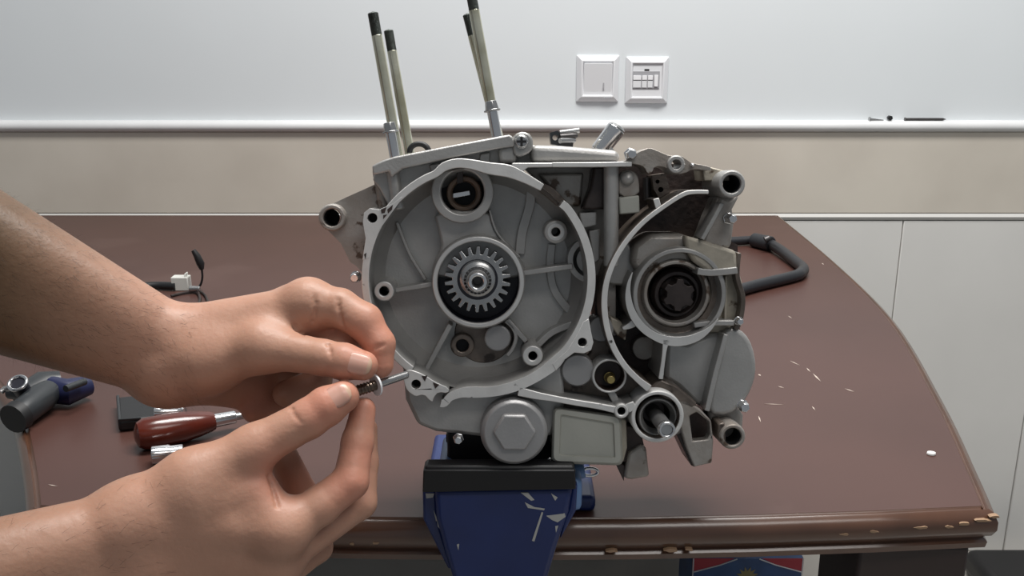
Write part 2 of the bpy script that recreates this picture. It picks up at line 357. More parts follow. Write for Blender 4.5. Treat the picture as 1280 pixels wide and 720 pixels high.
# ================================================================== ENGINE
EO = at_d(600, 345, .667)
EY = (FW - RT*(40/FPX) + UP*(130/FPX)).normalized(); EZ = (UP-EY*UP.dot(EY)).normalized(); EX = EY.cross(EZ)
EM = Matrix(((EX.x, EY.x, EZ.x, EO.x), (EX.y, EY.y, EZ.y, EO.y), (EX.z, EY.z, EZ.z, EO.z), (0, 0, 0, 1)))
eng = empty('engine_crankcase', (0,0,0), 'grey cast aluminium engine crankcase with gear and studs clamped in the blue vise', 'engine'); eng.matrix_world = EM
EI = EM.inverted()
def E(u, v, dep=0.0):
    """the point of the crankcase seen at a pixel, dep metres behind its gasket face, in the crankcase's own axes"""
    r = ray(u, v); t = (dep-(CAMP-EO).dot(EY))/r.dot(EY); return EI @ (CAMP+r*t)
def Rm(px, dep=0.0): return px*(.667+dep)/FPX
Y = Vector((0, 1, 0))
def slab(name, poly, d0, d1, m='cast', face=None, holes=(), bevel=.0008, parent=eng, rnd=0, seg=2):
    if rnd: poly = chaikin(poly, rnd)
    F = [E(u, v, d0) for u, v in poly]; B = [p+Y*(d1-d0) for p in F]
    H = [[E(u, v, d0) for u, v in (h if isinstance(h, list) else [(h[0]+h[2]*math.cos(2*math.pi*k/20), h[1]+h[2]*math.sin(2*math.pi*k/20)) for k in range(20)])] for h in holes]
    HB = [[p+Y*(d1-d0) for p in h] for h in H]
    return MB().prism(F, B, H, HB, 0, 1 if face else 0).build(name, [m]+([face] if face else []), parent, bevel, seg=seg)
def ribbon(name, path, hw, d0, d1, m='cast', face=None, bevel=.0006, parent=eng, sm=6, d0b=None):
    pw = [(p[0], p[1], p[2] if len(p) > 2 else hw) for p in path]
    if sm and len(pw) > 2: pw = spline(pw, sm)
    A, B = [], []
    for i, (u, v, h) in enumerate(pw):
        a, b = pw[max(i-1, 0)], pw[min(i+1, len(pw)-1)]; dx, dy = b[0]-a[0], b[1]-a[1]; l = math.hypot(dx, dy)
        A.append((u-dy/l*h, v+dx/l*h)); B.append((u+dy/l*h, v-dx/l*h))
    n = len(pw); F = [E(*p, d0) for p in A]+[E(*p, d0) for p in B]; K = [p+Y*(d1-d0) for p in F]
    mb = MB()
    mb.add(F, [(i, i+1, n+i+1, n+i) for i in range(n-1)], 1 if face else 0); mb.add(K, [(i, n+i, n+i+1, i+1) for i in range(n-1)])
    al = list(range(n))+list(range(2*n-1, n-1, -1)); q = len(al)
    mb.add([F[i] for i in al]+[K[i] for i in al], [(i, (i+1) % q, q+(i+1) % q, q+i) for i in range(q)])
    return mb.build(name, [m]+([face] if face else []), parent, bevel)
def turn(name, u, v, dep, prof, m='cast', parent=eng, n=40, bevel=.0005):
    """prof: (radius in px, depth, [material index])"""
    c = E(u, v, dep); c.y = 0
    return MB().lathe(c, Y, [(Rm(p[0], dep),)+tuple(p[1:]) for p in prof], n).build(name, m if isinstance(m, list) else [m], parent, bevel)
def boss(name, u, v, ro, ri, d0, d1, m='cast', face='machined', hd=None, ch=1.2):
    """round boss with a drilled hole"""
    hd = d1 if hd is None else hd
    return turn(name, u, v, d0, [(.01, hd, 2), (ri, hd, 2), (ri, d0+.0008, 2), (ri+.8, d0, 1), (ro-ch, d0, 1), (ro, d0+.001, 0), (ro, d1, 0), (.01, d1, 0)], [m, face, 'hole'])
def bolt(name, u, v, r, d0, h, m='bright_steel', n=6, parent=eng):
    c = E(u, v, d0); R_ = Rm(r, d0); o = MB().lathe(Vector((c.x, 0, c.z)), Y, [(.0001, d0-h), (R_*.8, d0-h), (R_, d0-h*.75), (R_, d0), (R_*1.2, d0), (R_*1.2, d0+.0015), (.0001, d0+.0015)], n).build(name, m, parent, .0004); return o
def dome(name, u, v, r, d0, h, m, parent=eng):
    return turn(name, u, v, d0, [(.01, d0-h), (r*.5, d0-h*.88), (r*.85, d0-h*.5), (r, d0), (r, d0+.004), (.01, d0+.004)], m, parent, 28, 0)
CU, CV, CR = 598, 348, 141.5
def arc(a0, a1, r=CR, c=(CU, CV), n=24, w=None):
    pts = []
    for i in range(n+1):
        a = math.radians(a0+(a1-a0)*i/n); p = (c[0]+r*math.cos(a), c[1]+r*math.sin(a)); pts.append(p if w is None else p+(w,))
    return pts
# main case
turn('crankcase_body', CU, CV, .04, [(.01, .042), (141, .042), (141, .10), (.01, .10)], 'cast', n=72)
slab('case_side', [(503, 455), (507, 500), (522, 531), (545, 540), (600, 546), (690, 546), (706, 505), (704, 455)]+arc(48, 132, 140.5, n=16)[1:-1], .014, .085, 'cast', bevel=.003)
turn('chamber_fillet', CU, CV, .02, [(138, .010), (136.5, .024), (131, .034), (122, .040), (119, .0425)], 'cast', n=80, bevel=0)
# rim: upper-left run with the bulge over the inspection bore
up = [(p[0], p[1], 4.8) for p in arc(126, 248, n=22)] + [(555, 208.5, 5.8), (571, 204, 6.0), (590, 205.5, 6.2), (612, 210.5, 7.5), (636, 214, 8), (658, 223.5, 6.2), (678, 234.5, 4.8)]
ribbon('gasket_rim', up, 5, 0, .044, 'cast', 'gasket_face', sm=3)
lo = [(702, 254.5, 5)]+[(p[0], p[1], 5.0) for p in arc(-38, 40, n=12)]+[(p[0], p[1], w_) for p, w_ in zip(arc(47, 93, 142.5, n=7), (7.5, 7, 6.5, 6.5, 6.5, 6.5, 6.5, 7))]+[(577, 491, 6.0), (563, 496, 5.2), (556, 504, 4.5), (551, 504, 5)]
ribbon('gasket_rim', lo, 5, 0, .044, 'cast', 'gasket_face', sm=3)
ribbon('rim_saddle', [(676, 233, 6), (688, 241, 7), (704, 256, 6)], 6, .016, .044, 'oily')
slab('upper_lug', [(453.5, 278), (455, 266), (462, 260.5), (474, 262), (492, 254), (502, 246), (503, 247.5), (474, 287.5), (462, 322), (453, 325), (457, 298)], -.0003, .03, 'cast', 'gasket_face', [(465.5, 272.5, 6.2)])
slab('lower_lug', [(504, 467), (511, 461), (530, 468), (545, 478), (562, 485), (560, 492), (548, 490), (542, 497), (541, 503), (536, 500), (530, 493), (519, 496), (509, 489), (505, 479)], -.0003, .03, 'cast', 'gasket_face', [(520, 480.5, 5.8)], rnd=1)
slab('side_lug', [(722, 416), (729, 402), (736, 398), (739, 415), (742, 428), (739, 438), (730, 442), (718, 441), (704, 451), (695, 464), (690, 455), (709, 438)], -.0003, .03, 'cast', 'gasket_face', [(728, 428, 5.5)])
for nm, u, v in (('bolt_bore', 465.5, 272.5), ('bolt_bore', 520, 480.5), ('bolt_bore', 728, 428)):
    turn(nm, u, v, .012, [(.01, .012), (7.5, .012), (7.5, .028)], 'hole', n=20, bevel=0)
slab('rail_corner', [(640, 203.5), (700, 203.2), (700, 209), (660, 209.5), (654, 214), (658, 220), (640, 220)], .0002, .04, 'cast', 'gasket_face')
ribbon('top_rail', [(690, 206), (740, 205.8), (790, 205)], 3.2, 0, .04, 'cast', 'gasket_face', sm=1)
ribbon('bottom_rail', [(648, 489, 6), (668, 494, 5), (690, 498, 4), (720, 503.5, 3.8), (748, 508, 3.8), (772, 513, 4.5)], 4, 0, .04, 'cast', 'gasket_face', sm=3)
c2 = [(886, 240, 2.6), (868, 240, 2.8), (854, 243, 3), (830, 258, 3), (805, 277, 3.2), (784, 300, 3.4), (768, 326, 3.6), (758.5, 352, 3.8), (755.5, 378, 4), (758, 405, 4), (766, 432, 4), (780, 456, 4), (797, 474, 4), (812, 486, 5)]
ribbon('sprocket_rim', c2, 3.5, 0, .05, 'oily', 'gasket_face', sm=4)
ribbon('rim_peg', [(824, 262), (820, 248)], 4, .001, .03, 'oily', 'gasket_face', sm=0)
# upper bore boss, web, crank boss
slab('boss_web', [(540, 262), (549, 292), (552, 310), (542, 326), (538, 350), (660, 350), (654, 326), (628, 300), (617, 282), (613, 262)], .031, .043, 'cast', bevel=.002, rnd=1)
turn('bearing_bore', 578, 240, .02, [(27, .052, 2), (27, .022, 1), (28.5, .0205, 1), (38, .0205, 0), (39, .022, 0), (39, .043, 0)], ['cast', 'machined', 'brown_bore'])
turn('bearing_bush', 580, 242, .030, [(14.5, .0405), (14.5, .032), (17, .030), (21, .030), (22, .033), (22, .0405)], 'brown_bore')
turn('bore_end', 578, 240, .0405, [(.01, .0408), (27.4, .0408)], 'hole', n=24, bevel=0)
slab('bore_keyway', [(571, 212), (579, 212), (579, 228), (571, 230)], .028, .0405, 'dark_oil', bevel=.0004)
slab('bore_pin', [(566, 241.5), (587, 238), (588, 244), (566, 248)], .033, .0405, 'bright_steel', bevel=.0004)  # added bright bar in place of light seen through the bore
turn('crank_boss', CU, 353, .018, [(51, .042, 2), (51, .0195, 2), (52, .018, 1), (57, .018, 1), (59, .0195, 0), (60, .043, 0)], ['cast', 'machined', 'bore'], n=64)
turn('bore_floor', CU, 352, .0405, [(.01, .0405), (54, .0405)], 'bore', n=40, bevel=0)
def gear(name, u, v, dep, d1, ro, rr, nt, m, rin=0, parent=eng, duty=(.22, .42, .5)):
    c = E(u, v, dep); ro, rr = Rm(ro, dep), Rm(rr, dep); pts = []
    for k in range(nt):
        for a, r in ((0, rr), (.12, rr), (.27, ro), (.61, ro), (.76, rr)):
            t_ = 2*math.pi*(k+a)/nt; pts.append(Vector((c.x+r*math.cos(t_), dep, c.z+r*math.sin(t_))))
    return MB().prism(pts, [p+Y*(d1-dep) for p in pts]).build(name, m, parent, .0004)
gear('crank_gear', 597, 349.5, .020, .034, 41.5, 32, 22, 'steel')
turn('gear_groove', 597, 349.5, .020, [(22, .0197), (25.5, .0197)], 'bore', n=36, bevel=0)
sh = turn('crankshaft', 597, 348.5, .01, [(.01, .006), (17, .006), (22.5, .008), (22.5, .03)], 'steel')
turn('shaft_end', 597, 351, 0.0, [(.01, .004, 1), (6, .004, 1), (6, -.009, 0), (8, -.0105, 0), (11, -.0105, 0), (14, -.008, 0), (14.5, -.002, 0), (17.5, .001, 0), (17.5, .007, 0)], ['bright_steel', 'dark_steel'], parent=sh, n=36)
# small bosses and ribs on the chamber floor
boss('screw_boss', 480, 364, 13, 6, .012, .044)
boss('screw_boss', 695, 290, 14.5, 5.5, .018, .044, ch=4)
boss('screw_boss', 666, 445, 13.5, 5.6, .012, .044)
turn('pocket', 605, 418, .039, [(.01, .041), (36, .041), (38, .0425)], 'oily', n=40, bevel=0)
boss('oil_boss', 578, 432, 15, 8, .034, .044, m='oily', face='oily', hd=.0408)
turn('blind_plug', 622, 423, .028, [(.01, .029), (15.5, .029), (17, .030), (17, .044)], 'plug_grey')
ribbon('curved_rib', [(632, 401), (641, 410), (645, 422), (641, 436), (634, 445)], 2.4, .030, .044)
ribbon('rib', [(494, 363), (540, 355.5)], 3, .026, .044, sm=0)
ribbon('rib', [(654, 341.5), (716, 333)], 3.4, .022, .044, sm=0)
ribbon('rib', [(563, 406), (533, 462)], 3.2, .024, .044, sm=0)
ribbon('rib', [(634, 400), (658, 427)], 3.2, .030, .044, sm=0)
ribbon('rib', [(496, 278), (512, 318), (532, 350)], 2, .036, .044)
ribbon('rib', [(612, 262), (622, 292), (650, 322)], 1.5, .029, .044)
ribbon('wall_step', [(664, 236), (662, 258), (653, 290), (650, 318)], 6, .0385, .044)
ribbon('ring_seat', arc(100, 262, 25, (738, 325), 14), 3.4, .026, .044)
ribbon('ring_seat', arc(100, 262, 14, (738, 325), 10), 3.4, .030, .044)
ribbon('wall_step', [(690, 305), (688, 332), (692, 360), (708, 384), (724, 396)], 5, .0385, .044)
ribbon('wall_step', [(672, 432), (690, 416), (716, 405)], 4, .030, .044)
# upper right pocket
slab('pocket_floor', [(652, 207), (770, 207), (770, 420), (744, 420), (742, 330), (706, 252), (680, 232)], .036, .06, 'cast_worn', bevel=.0005)
slab('pocket_step', [(742, 208), (760, 208), (760, 262), (728, 262), (738, 235)], .018, .04, 'dark_oil', bevel=.002)
slab('pocket_block', [(724, 266), (746, 264), (746, 282), (728, 286)], .022, .04, 'cast', bevel=.001)
slab('pocket_block', [(736, 288), (750, 286), (750, 325), (742, 330)], .026, .04, 'cast', bevel=.001)
slab('pocket_panel', [(672, 217), (730, 216), (726, 258), (708, 258), (688, 236)], .030, .04, 'cast_worn', bevel=.002)
slab('gap_shadow', [(744, 345), (752, 345), (752, 420), (744, 410)], .03, .05, 'grime', bevel=0)  # dark slab, the gap's shade put into its colour
MB().tube(E(764, 206, .012), E(764, 333, .012), Rm(9.5), Rm(9.5), 28).build('oil_gallery', 'cast', eng, .001)
# right-hand casting
slab('sprocket_floor', [(768, 206), (800, 200), (850, 206), (898, 214), (908, 250), (903, 296), (922, 306), (925, 420), (900, 440), (830, 478), (800, 478), (765, 430), (757, 380), (762, 340)], .055, .095, 'grime', bevel=0)  # greasy floor, darkened to carry the deep cavity's shade as well
slab('cover_arm', [(792, 196), (797, 190), (812, 184), (826, 190), (838, 195), (851, 194), (858, 199), (866, 204), (889, 208), (889, 214), (866, 211), (856, 217), (841, 218), (833, 209), (818, 207.5), (815, 217), (809, 217), (806, 209), (796, 205), (780, 204), (780, 201)], .004, .03, 'cast_worn', holes=[(845.5, 205.5, 6)], rnd=1)
turn('arm_boss', 845.5, 205.5, .002, [(6, .02, 1), (6, .002, 0), (10.5, .002, 0), (11.5, .004, 0), (11.5, .02, 0)], ['cast', 'hole'])
bolt('cover_bolt', 788, 193, 7, .006, .008)
dome('arm_pin', 865.5, 206.5, 2.6, .002, .002, 'bright_steel')
slab('arm_link', [(878, 211), (889, 209), (912, 215), (912, 226), (880, 226)], .02, .05, 'dusty')
slab('sensor_bracket', [(773, 226), (776, 215), (786, 211), (796, 216), (799, 226), (799.5, 245), (774, 247)], .012, .02, 'cast_worn', rnd=1)
dome('sensor_rivet', 784, 223, 9, .012, .005, 'cast')
slab('sensor_block', [(774, 247), (799, 244), (800, 266), (775, 268)], .008, .024, 'box_grey', bevel=.001)
slab('guide_plate', [(815, 219), (832, 216), (838, 240), (824, 248), (817, 236)], .034, .056, 'oily', holes=[(822, 227, 2.6), (826, 237, 3.4)], bevel=.0015)
MB().tube(E(808, 222, .045), E(809, 250, .045), Rm(5), None, 16).build('guide_pin', 'dark_steel', eng)
turn('mounting_lug', 915, 230, 0, [(11, .05, 1), (11, .002, 1), (12, 0, 0), (16, 0, 0), (17.5, .002, 0), (17.5, .05, 0), (11, .05, 0)], ['cast', 'hole'])
turn('lug_bore', 915, 230, .045, [(.01, .035), (11.5, .035)], 'hole', n=24, bevel=0)
slab('lug_neck', [(900, 243), (912, 248), (926, 243), (916, 262), (918, 280), (914, 310), (890, 316), (876, 304), (888, 272)], .018, .05, 'cast_worn', bevel=.003)
ribbon('neck_rib', [(903, 254), (890, 278), (878, 299)], 2.6, .008, .03, 'cast', sm=2)
bolt('neck_bolt', 911, 273, 6.5, .016, .012)
# sprocket shaft housing
slab('housing_top', [(792, 306), (812, 292), (858, 292), (866, 330), (840, 330), (800, 345), (788, 330)], .022, .07, 'cast_worn', bevel=.004)
slab('housing_cap', [(856, 294), (878, 300), (921, 314), (922, 342), (884, 340), (868, 328), (858, 312)], .014, .07, 'dusty', bevel=.0025)
slab('housing_side', [(878, 332), (922, 334), (928, 352), (931, 378), (926, 410), (905, 416), (872, 416), (870, 345)], .03, .075, 'dusty', bevel=.002)
ribbon('side_rib', [(872, 339), (890, 341), (922, 338)], 4.2, .010, .035, 'cast', sm=2)
ribbon('side_rib', [(868, 407), (890, 404), (918, 404)], 3.2, .016, .035, 'cast', sm=2)
for u_ in (888, 897, 908): ribbon('upright_rib', [(u_, 345), (u_-1, 400)], 1.8, .025, .035, 'dusty', sm=0)
ribbon('edge_flange', [(924, 316), (922, 345), (929, 372), (926, 400), (920, 412)], 3, .02, .06, 'oily')
bolt('side_bolt', 923, 401, 5, .018, .006)
slab('housing_web', [(760, 312), (784, 300), (800, 330), (792, 352), (784, 358), (760, 356)], .03, .06, 'cast', bevel=.002)
turn('shaft_housing', 847, 367, .02, [(44, .04, 1), (44, .024, 1), (52, .024, 1), (53, .013, 0), (58, .013, 0), (60, .016, 0), (62, .06, 0)], ['cast', 'oily'], n=60)
turn('seal_ring', 846, 367, .018, [(31, .04, 1), (33, .028, 1), (36, .026, 1), (37.5, .018, 0), (41.5, .018, 0), (43.5, .021, 0), (44, .04, 0)], ['cast_worn', 'dark_oil'], n=48)
turn('shaft_seal', 847, 368, .03, [(.01, .034), (22, .034), (24, .030), (29, .030), (33, .034)], 'dark_oil', n=40)
gear('output_spline', 849, 369, .016, .04, 20.5, 15.5, 6, 'dark_oil')
dome('spline_centre', 848, 369, 4, .016, -.002, 'grime')
ribbon('housing_lip', [p+(w_,) for p, w_ in zip(arc(32, 205, 61, (846, 366), 16), (.5, 2, 3.5, 5, 5.5, 6, 6, 5.5, 5, 5, 5, 5, 4.5, 4, 3, 2, .6))], 5, .010, .06, 'cast', 'machined', sm=2)
ribbon('web_rib', [(833, 424, 5), (831, 436, 3), (829, 452, 2.6), (826, 474, 3)], 3, .010, .06, 'cast', 'machined')
ribbon('web_rib', [(797, 400, 6), (788, 407, 4), (778, 411, 2)], 3, .014, .06, 'cast', 'machined')
slab('pocket_lip', [(763, 396), (776, 402), (784, 412), (782, 426), (772, 420), (764, 408)], .022, .055, 'dusty', bevel=.001)
turn('stray_pinion', 806, 436, .045, [(.01, .047), (15, .047), (16, .05), (16, .056)], 'cast_worn', n=18)
# lower right bulge
slab('lower_cover', [(832, 424), (860, 428), (888, 416), (905, 414), (900, 450), (884, 512), (868, 505), (846, 484), (830, 474)], .030, .08, 'cast', bevel=.004)
slab('cover_flank', [(903, 416), (914, 410), (926, 412), (938, 424), (945, 445), (946, 468), (940, 488), (930, 505), (912, 520), (884, 520), (890, 480), (900, 445)], .022, .08, 'cast', bevel=.011, seg=5, rnd=1)
ribbon('cover_ridge', [(908, 418), (902, 440), (893, 474), (884, 514)], 3.2, .016, .05, 'cast')
slab('lower_neck', [(884, 498), (918, 500), (930, 520), (928, 550), (900, 552), (886, 530)], .03, .07, 'cast_worn', bevel=.003)
bolt('neck_bolt', 928, 507, 7, .022, .008)
turn('mounting_lug', 916, 546, .008, [(11, .05, 1), (11, .010, 1), (12, .008, 0), (15.5, .008, 0), (17, .010, 0), (17.5, .05, 0), (11, .05, 0)], ['cast_worn', 'hole'])
turn('lug_bore', 916, 546, .04, [(.01, .034), (11.5, .034)], 'hole', n=24, bevel=0)
slab('lug_shoulder', [(898, 530), (906, 528), (908, 556), (902, 556), (897, 545)], .01, .04, 'oily', bevel=.001)
slab('chain_guard', [(846, 500), (858, 500), (876, 512), (889, 526), (892, 552), (890, 579), (868, 584), (858, 560), (852, 540), (848, 520)], .012, .022, 'cast_worn', holes=[[(862, 520), (871, 515), (887, 528), (888, 543), (884, 550), (866, 552)]], bevel=.0012)
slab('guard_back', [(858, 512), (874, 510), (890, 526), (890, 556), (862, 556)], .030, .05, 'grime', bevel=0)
slab('guard_fin', [(846, 544), (853, 540), (869, 584), (864, 582)], .018, .05, 'dark_oil', bevel=.0005)
slab('cover_edge', [(812, 484), (826, 474), (846, 482), (872, 504), (866, 512), (848, 505), (830, 500)], .012, .05, 'oily', bevel=.0015)
# shift shaft ring
turn('shift_ring', 822, 521, 0, [(28.5, .04, 1), (28.5, .0012, 1), (29, 0, 0), (33, 0, 0), (34, .001, 0), (34, .045, 0)], ['gasket_face', 'oily'], n=48)
turn('shift_seal', 822, 521, .012, [(.01, .032, 1), (16, .032, 1), (17.5, .017, 1), (20, .014, 0), (22, .010, 0), (24.5, .010, 0), (26, .013, 0), (28.5, .020, 1)], ['cast', 'dark_oil'], n=44)
ss = turn('shift_shaft', 819, 518, .02, [(.01, -.024), (7.5, -.024), (8.2, -.0235), (9.2, -.020), (9.6, .032)], 'steel', n=32)
turn('shaft_clip', 819, 518, .02, [(7.0, -.0242), (7.0, -.0255), (9.6, -.0255), (10.4, -.024), (10.4, -.020)], 'bright_steel', parent=ss, n=28)
boss('bolt_lug', 777, 514, 10, 5, -.0005, .04, face='gasket_face')
ribbon('lug_bridge', [(784, 511, 6), (794, 506, 5)], 5, .0002, .04, 'cast', 'gasket_face', sm=0)
for q_ in ([(476, 262), (483, 259), (481, 266), (477, 267)], [(484, 262), (491, 256), (490, 262), (485, 267)], [(479, 269), (484, 268), (479, 274)], [(527, 470), (534, 470), (531, 477)], [(541, 478), (549, 481), (544, 486)], [(455, 318), (458, 316), (457, 324)]):
    slab('gasket_residue', q_, -.0008, .002, 'grime', bevel=0)
# region below the chamber
slab('lower_floor', [(738, 400), (757, 400), (766, 436), (806, 482), (792, 500), (776, 508), (700, 494), (672, 486), (700, 470), (738, 440)], .028, .06, 'oily', bevel=.001)
turn('blind_plug', 722, 463, .012, [(.01, .012), (19.5, .012), (21.5, .0145), (21.5, .04)], 'plug_grey')
turn('blind_plug', 752, 412, .02, [(.01, .022), (15.5, .022), (17, .024), (17, .04)], 'plug_grey')
turn('drain_cup', 762, 470, .008, [(.01, .020, 1), (17.5, .020, 1), (19, .009, 1), (19.5, .008, 0), (22, .008, 0), (22.5, .0095, 0), (22.5, .03, 0)], ['machined', 'grime'])
bolt('brass_screw', 762, 472, 6, .016, .008, 'brass', 20)
ribbon('cup_stalk', [(764, 490), (773, 508)], 4.5, .012, .04, 'cast', sm=0)
slab('sump_wall', [(688, 492), (790, 508), (800, 540), (786, 560), (690, 560)], .035, .075, 'cast_worn', bevel=.001)
turn('filter_cap', 643, 541, -.002, [(.01, -.0015), (38, -.0015), (42, .0005), (43.5, .003), (43.5, .04), (.01, .04)], 'plug_grey', n=64)
hexp = [(643+27.5*math.cos(math.radians(a)), 541+25.5*math.sin(math.radians(a))) for a in range(0, 360, 60)]
slab('cap_hexagon', hexp, -.0055, .0, 'plug_grey', bevel=.0015)
def loft(name, loops, m, bevel):
    L = [[E(u, v, d) for u, v in lp] for lp, d in loops]; mb = MB(); n_ = len(L[0])
    for p_, q_ in zip(L, L[1:]): mb.add(list(p_)+list(q_), [(a_, (a_+1) % n_, n_+(a_+1) % n_, n_+a_) for a_ in range(n_)])
    mb.add(L[-1], [tuple(range(n_))]); return mb.build(name, m, eng, bevel, angle=30)
bq = lambda g: chaikin([(691+g, 508+g), (777-g, 519+g), (779-g, 582-g), (689+g, 579-g)], 0)
def bqr(g, r):
    P_ = bq(g); out = []
    for a_ in range(4):
        p_, c_, n2 = Vector(P_[a_-1]), Vector(P_[a_]), Vector(P_[(a_+1) % 4]); a1 = c_+(p_-c_).normalized()*r; a2 = c_+(n2-c_).normalized()*r
        for t_ in (0, .25, .5, .75, 1): out.append(tuple(a1*(1-t_)**2+c_*2*t_*(1-t_)+a2*t_*t_))
    return out
loft('breather_box', [(bqr(2.5, 8), .045), (bqr(0, 9), .012), (bqr(.6, 9), .007), (bqr(3, 8), .0045), (bqr(9.5, 3), .0045), (bqr(11, 2.5), .0065)], 'box_grey', 0)
slab('box_shade', [(772, 530), (800, 535), (806, 560), (784, 578), (776, 578)], .022, .05, 'grime', bevel=.001)  # dark slab painting the shade beside the box
slab('box_flank', [(776, 522), (783, 526), (784, 560), (779, 578), (775, 570)], .012, .04, 'dusty', bevel=.001)
slab('lower_foot', [(786, 566), (802, 556), (808, 560), (812, 596), (790, 600), (780, 598)], .018, .05, 'cast_worn', bevel=.002)
slab('foot_fin', [(768, 576), (781, 582), (780, 602)], .022, .05, 'dark_oil', bevel=.0005)
slab('clamp_block', [(559, 538), (720, 538), (720, 592), (559, 592)], .050, .072, 'black_jaw', bevel=.002)
bolt('sump_bolt', 573, 548, 6, .010, .006)
bolt('sump_bolt', 688, 577, 4.5, .012, .006)
# deck and its surroundings
slab('deck', [(465, 207), (478, 200.5), (492, 196), (560, 182.5), (637, 168), (642, 172), (643, 183), (622, 186), (560, 198.5), (503, 211), (489, 222), (486, 214), (466, 219)], .006, .10, 'cast', bevel=.0012)
slab('deck_wall', [(468, 216), (640, 180), (641, 206), (600, 206), (552, 214), (500, 252), (488, 262), (474, 235), (466, 225)], .020, .09, 'cast', bevel=.001)
slab('deck_block', [(600, 192), (613, 190), (612, 203), (598, 202)], .016, .03, 'cast', bevel=.001)
slab('deck_block', [(536, 206), (548, 203), (556, 206), (540, 218)], .016, .03, 'cast', bevel=.001)
slab('deck_pillar', [(622, 184), (645, 178), (646, 204), (624, 204)], .010, .04, 'cast', bevel=.003)
MB().tube(E(489, 202, .018), E(498, 262, .018), Rm(8), Rm(8), 24).build('stud_boss', 'cast', eng, .001)
MB().tube(E(473, 212, .03), E(481, 262, .03), Rm(8), Rm(8), 24).build('stud_boss', 'cast_worn', eng, .001)
slab('bolt_ear', [(640, 176), (644, 167), (654, 164), (664, 168), (667, 180), (664, 190), (652, 196), (643, 196)], .008, .04, 'cast', rnd=1, bevel=.0015)
bolt('ear_bolt', 652, 177, 8, .008, .004, 'steel', 24)
slab('bolt_cross', [(646, 175.4), (650.5, 175.4), (650.5, 171), (653.5, 171), (653.5, 175.4), (658, 175.4), (658, 178.4), (653.5, 178.4), (653.5, 183), (650.5, 183), (650.5, 178.4), (646, 178.4)], .0036, .006, 'hole', bevel=0)
slab('deck_filler', [(636, 178), (672, 182), (672, 206), (636, 206)], .03, .07, 'cast', bevel=.001)
slab('top_cover', [(664, 181), (700, 182), (774, 188), (776, 203), (664, 203)], .012, .08, 'cast', bevel=.006, seg=4)
# wing on the left
slab('side_wing', [(402, 280), (407, 259), (432, 247), (472, 229), (484, 238), (486, 258), (458, 300), (452, 340), (445, 332), (438, 328), (426, 304), (412, 290)], .03, .044, 'cast_worn', bevel=.0015, holes=[(415, 272, 10.8)])
turn('mounting_lug', 415, 272, .022, [(10.5, .06, 1), (10.5, .024, 1), (11.5, .022, 0), (15.5, .022, 0), (17, .024, 0), (17, .06, 0), (10.5, .06, 0)], ['cast_worn', 'hole'])
turn('lug_bore', 415, 272, .055, [(.01, .05), (11, .05)], 'hole', n=24, bevel=0)
bolt('side_bolt', 445, 346, 6, .032, .010, 'bright_steel', 20)
# studs
def stud(u0, v0, u1, v1, dep, flange=None):
    a, b = E(u0, v0, dep), E(u1, v1, dep); d = b-a; r = Rm(6.6, .02)
    k = 1-.155 if dep < .05 else 1-.16
    st = MB().tube(a, a+d*k, r, r, 20).build('cylinder_stud', 'zinc', eng, .0004)
    mm = MB(); n_ = 26; L = d.length*(1-k); prof_ = []
    for i in range(n_): prof_ += [(r*1.0, i*L/n_), (r*.9, (i+.5)*L/n_)]
    prof_ += [(r*.85, L), (.0001, L+.001)]
    MB().lathe(a+d*k, d, prof_, 16).build('thread', 'stud_thread', st, 0)
    if flange:
        f = E(*flange, dep-.004); e = E(*flange, dep-.004)+d.normalized()*.006
        MB().tube(f, e, Rm(9), Rm(7.5), 6).build('sleeve_nut', 'steel', st, .0004)
        MB().tube(f-d.normalized()*.0012, f, Rm(10.5), Rm(10.5), 20).build('nut_flange', 'steel', st, .0003)
        MB().tube(f-d.normalized()*.022, f-d.normalized()*.001, Rm(6.6), Rm(6.6), 18).build('sleeve', 'bright_steel', st, .0003)
stud(498, 196, 466, 16, .02, (488, 164)); stud(513, 196, 485.5, 38, .092)
stud(622, 176, 587, -18, .02, (615, 137)); stud(625, 178, 584, 18, .092)
ro = MB(); c_ = E(524, 190, .07); ro.pipe([c_+Vector((Rm(13)*math.cos(a), 0, Rm(11)*math.sin(a))) for a in [math.radians(x) for x in range(-10, 200, 14)]], .0022, 10); ro.build('oil_seal_ring', 'black_rubber', eng)
# breather pipe and clip behind the top cover
MB().tube(E(748, 190, .05), E(771, 160, .05), Rm(11, .05), Rm(12, .05), 24).build('breather_pipe', 'bright_steel', eng, .001)
MB().tube(E(771, 160, .05), E(773, 157, .05), Rm(12, .05), Rm(8, .05), 24).build('pipe_lip', 'steel', eng, .0005)
slab('pipe_foot', [(742, 184), (748, 174), (756, 173), (770, 190), (745, 190)], .045, .06, 'cast', bevel=.001)
cl = slab('cable_clip', [(687, 166), (697, 163), (702, 168), (700, 182), (689, 180)], .05, .06, 'black_plastic', holes=[(694, 172, 3.4)], bevel=.001)
for k in range(3): MB().tube(E(700, 166+5*k, .05-.004*k), E(724-3*k, 163+6*k, .05), .0020, .0020, 10).build('clip_spring', 'dark_steel' if k % 2 else 'steel', cl)
slab('clip_foot', [(695, 176), (718, 172), (716, 186), (698, 186)], .052, .062, 'dark_steel', parent=cl)

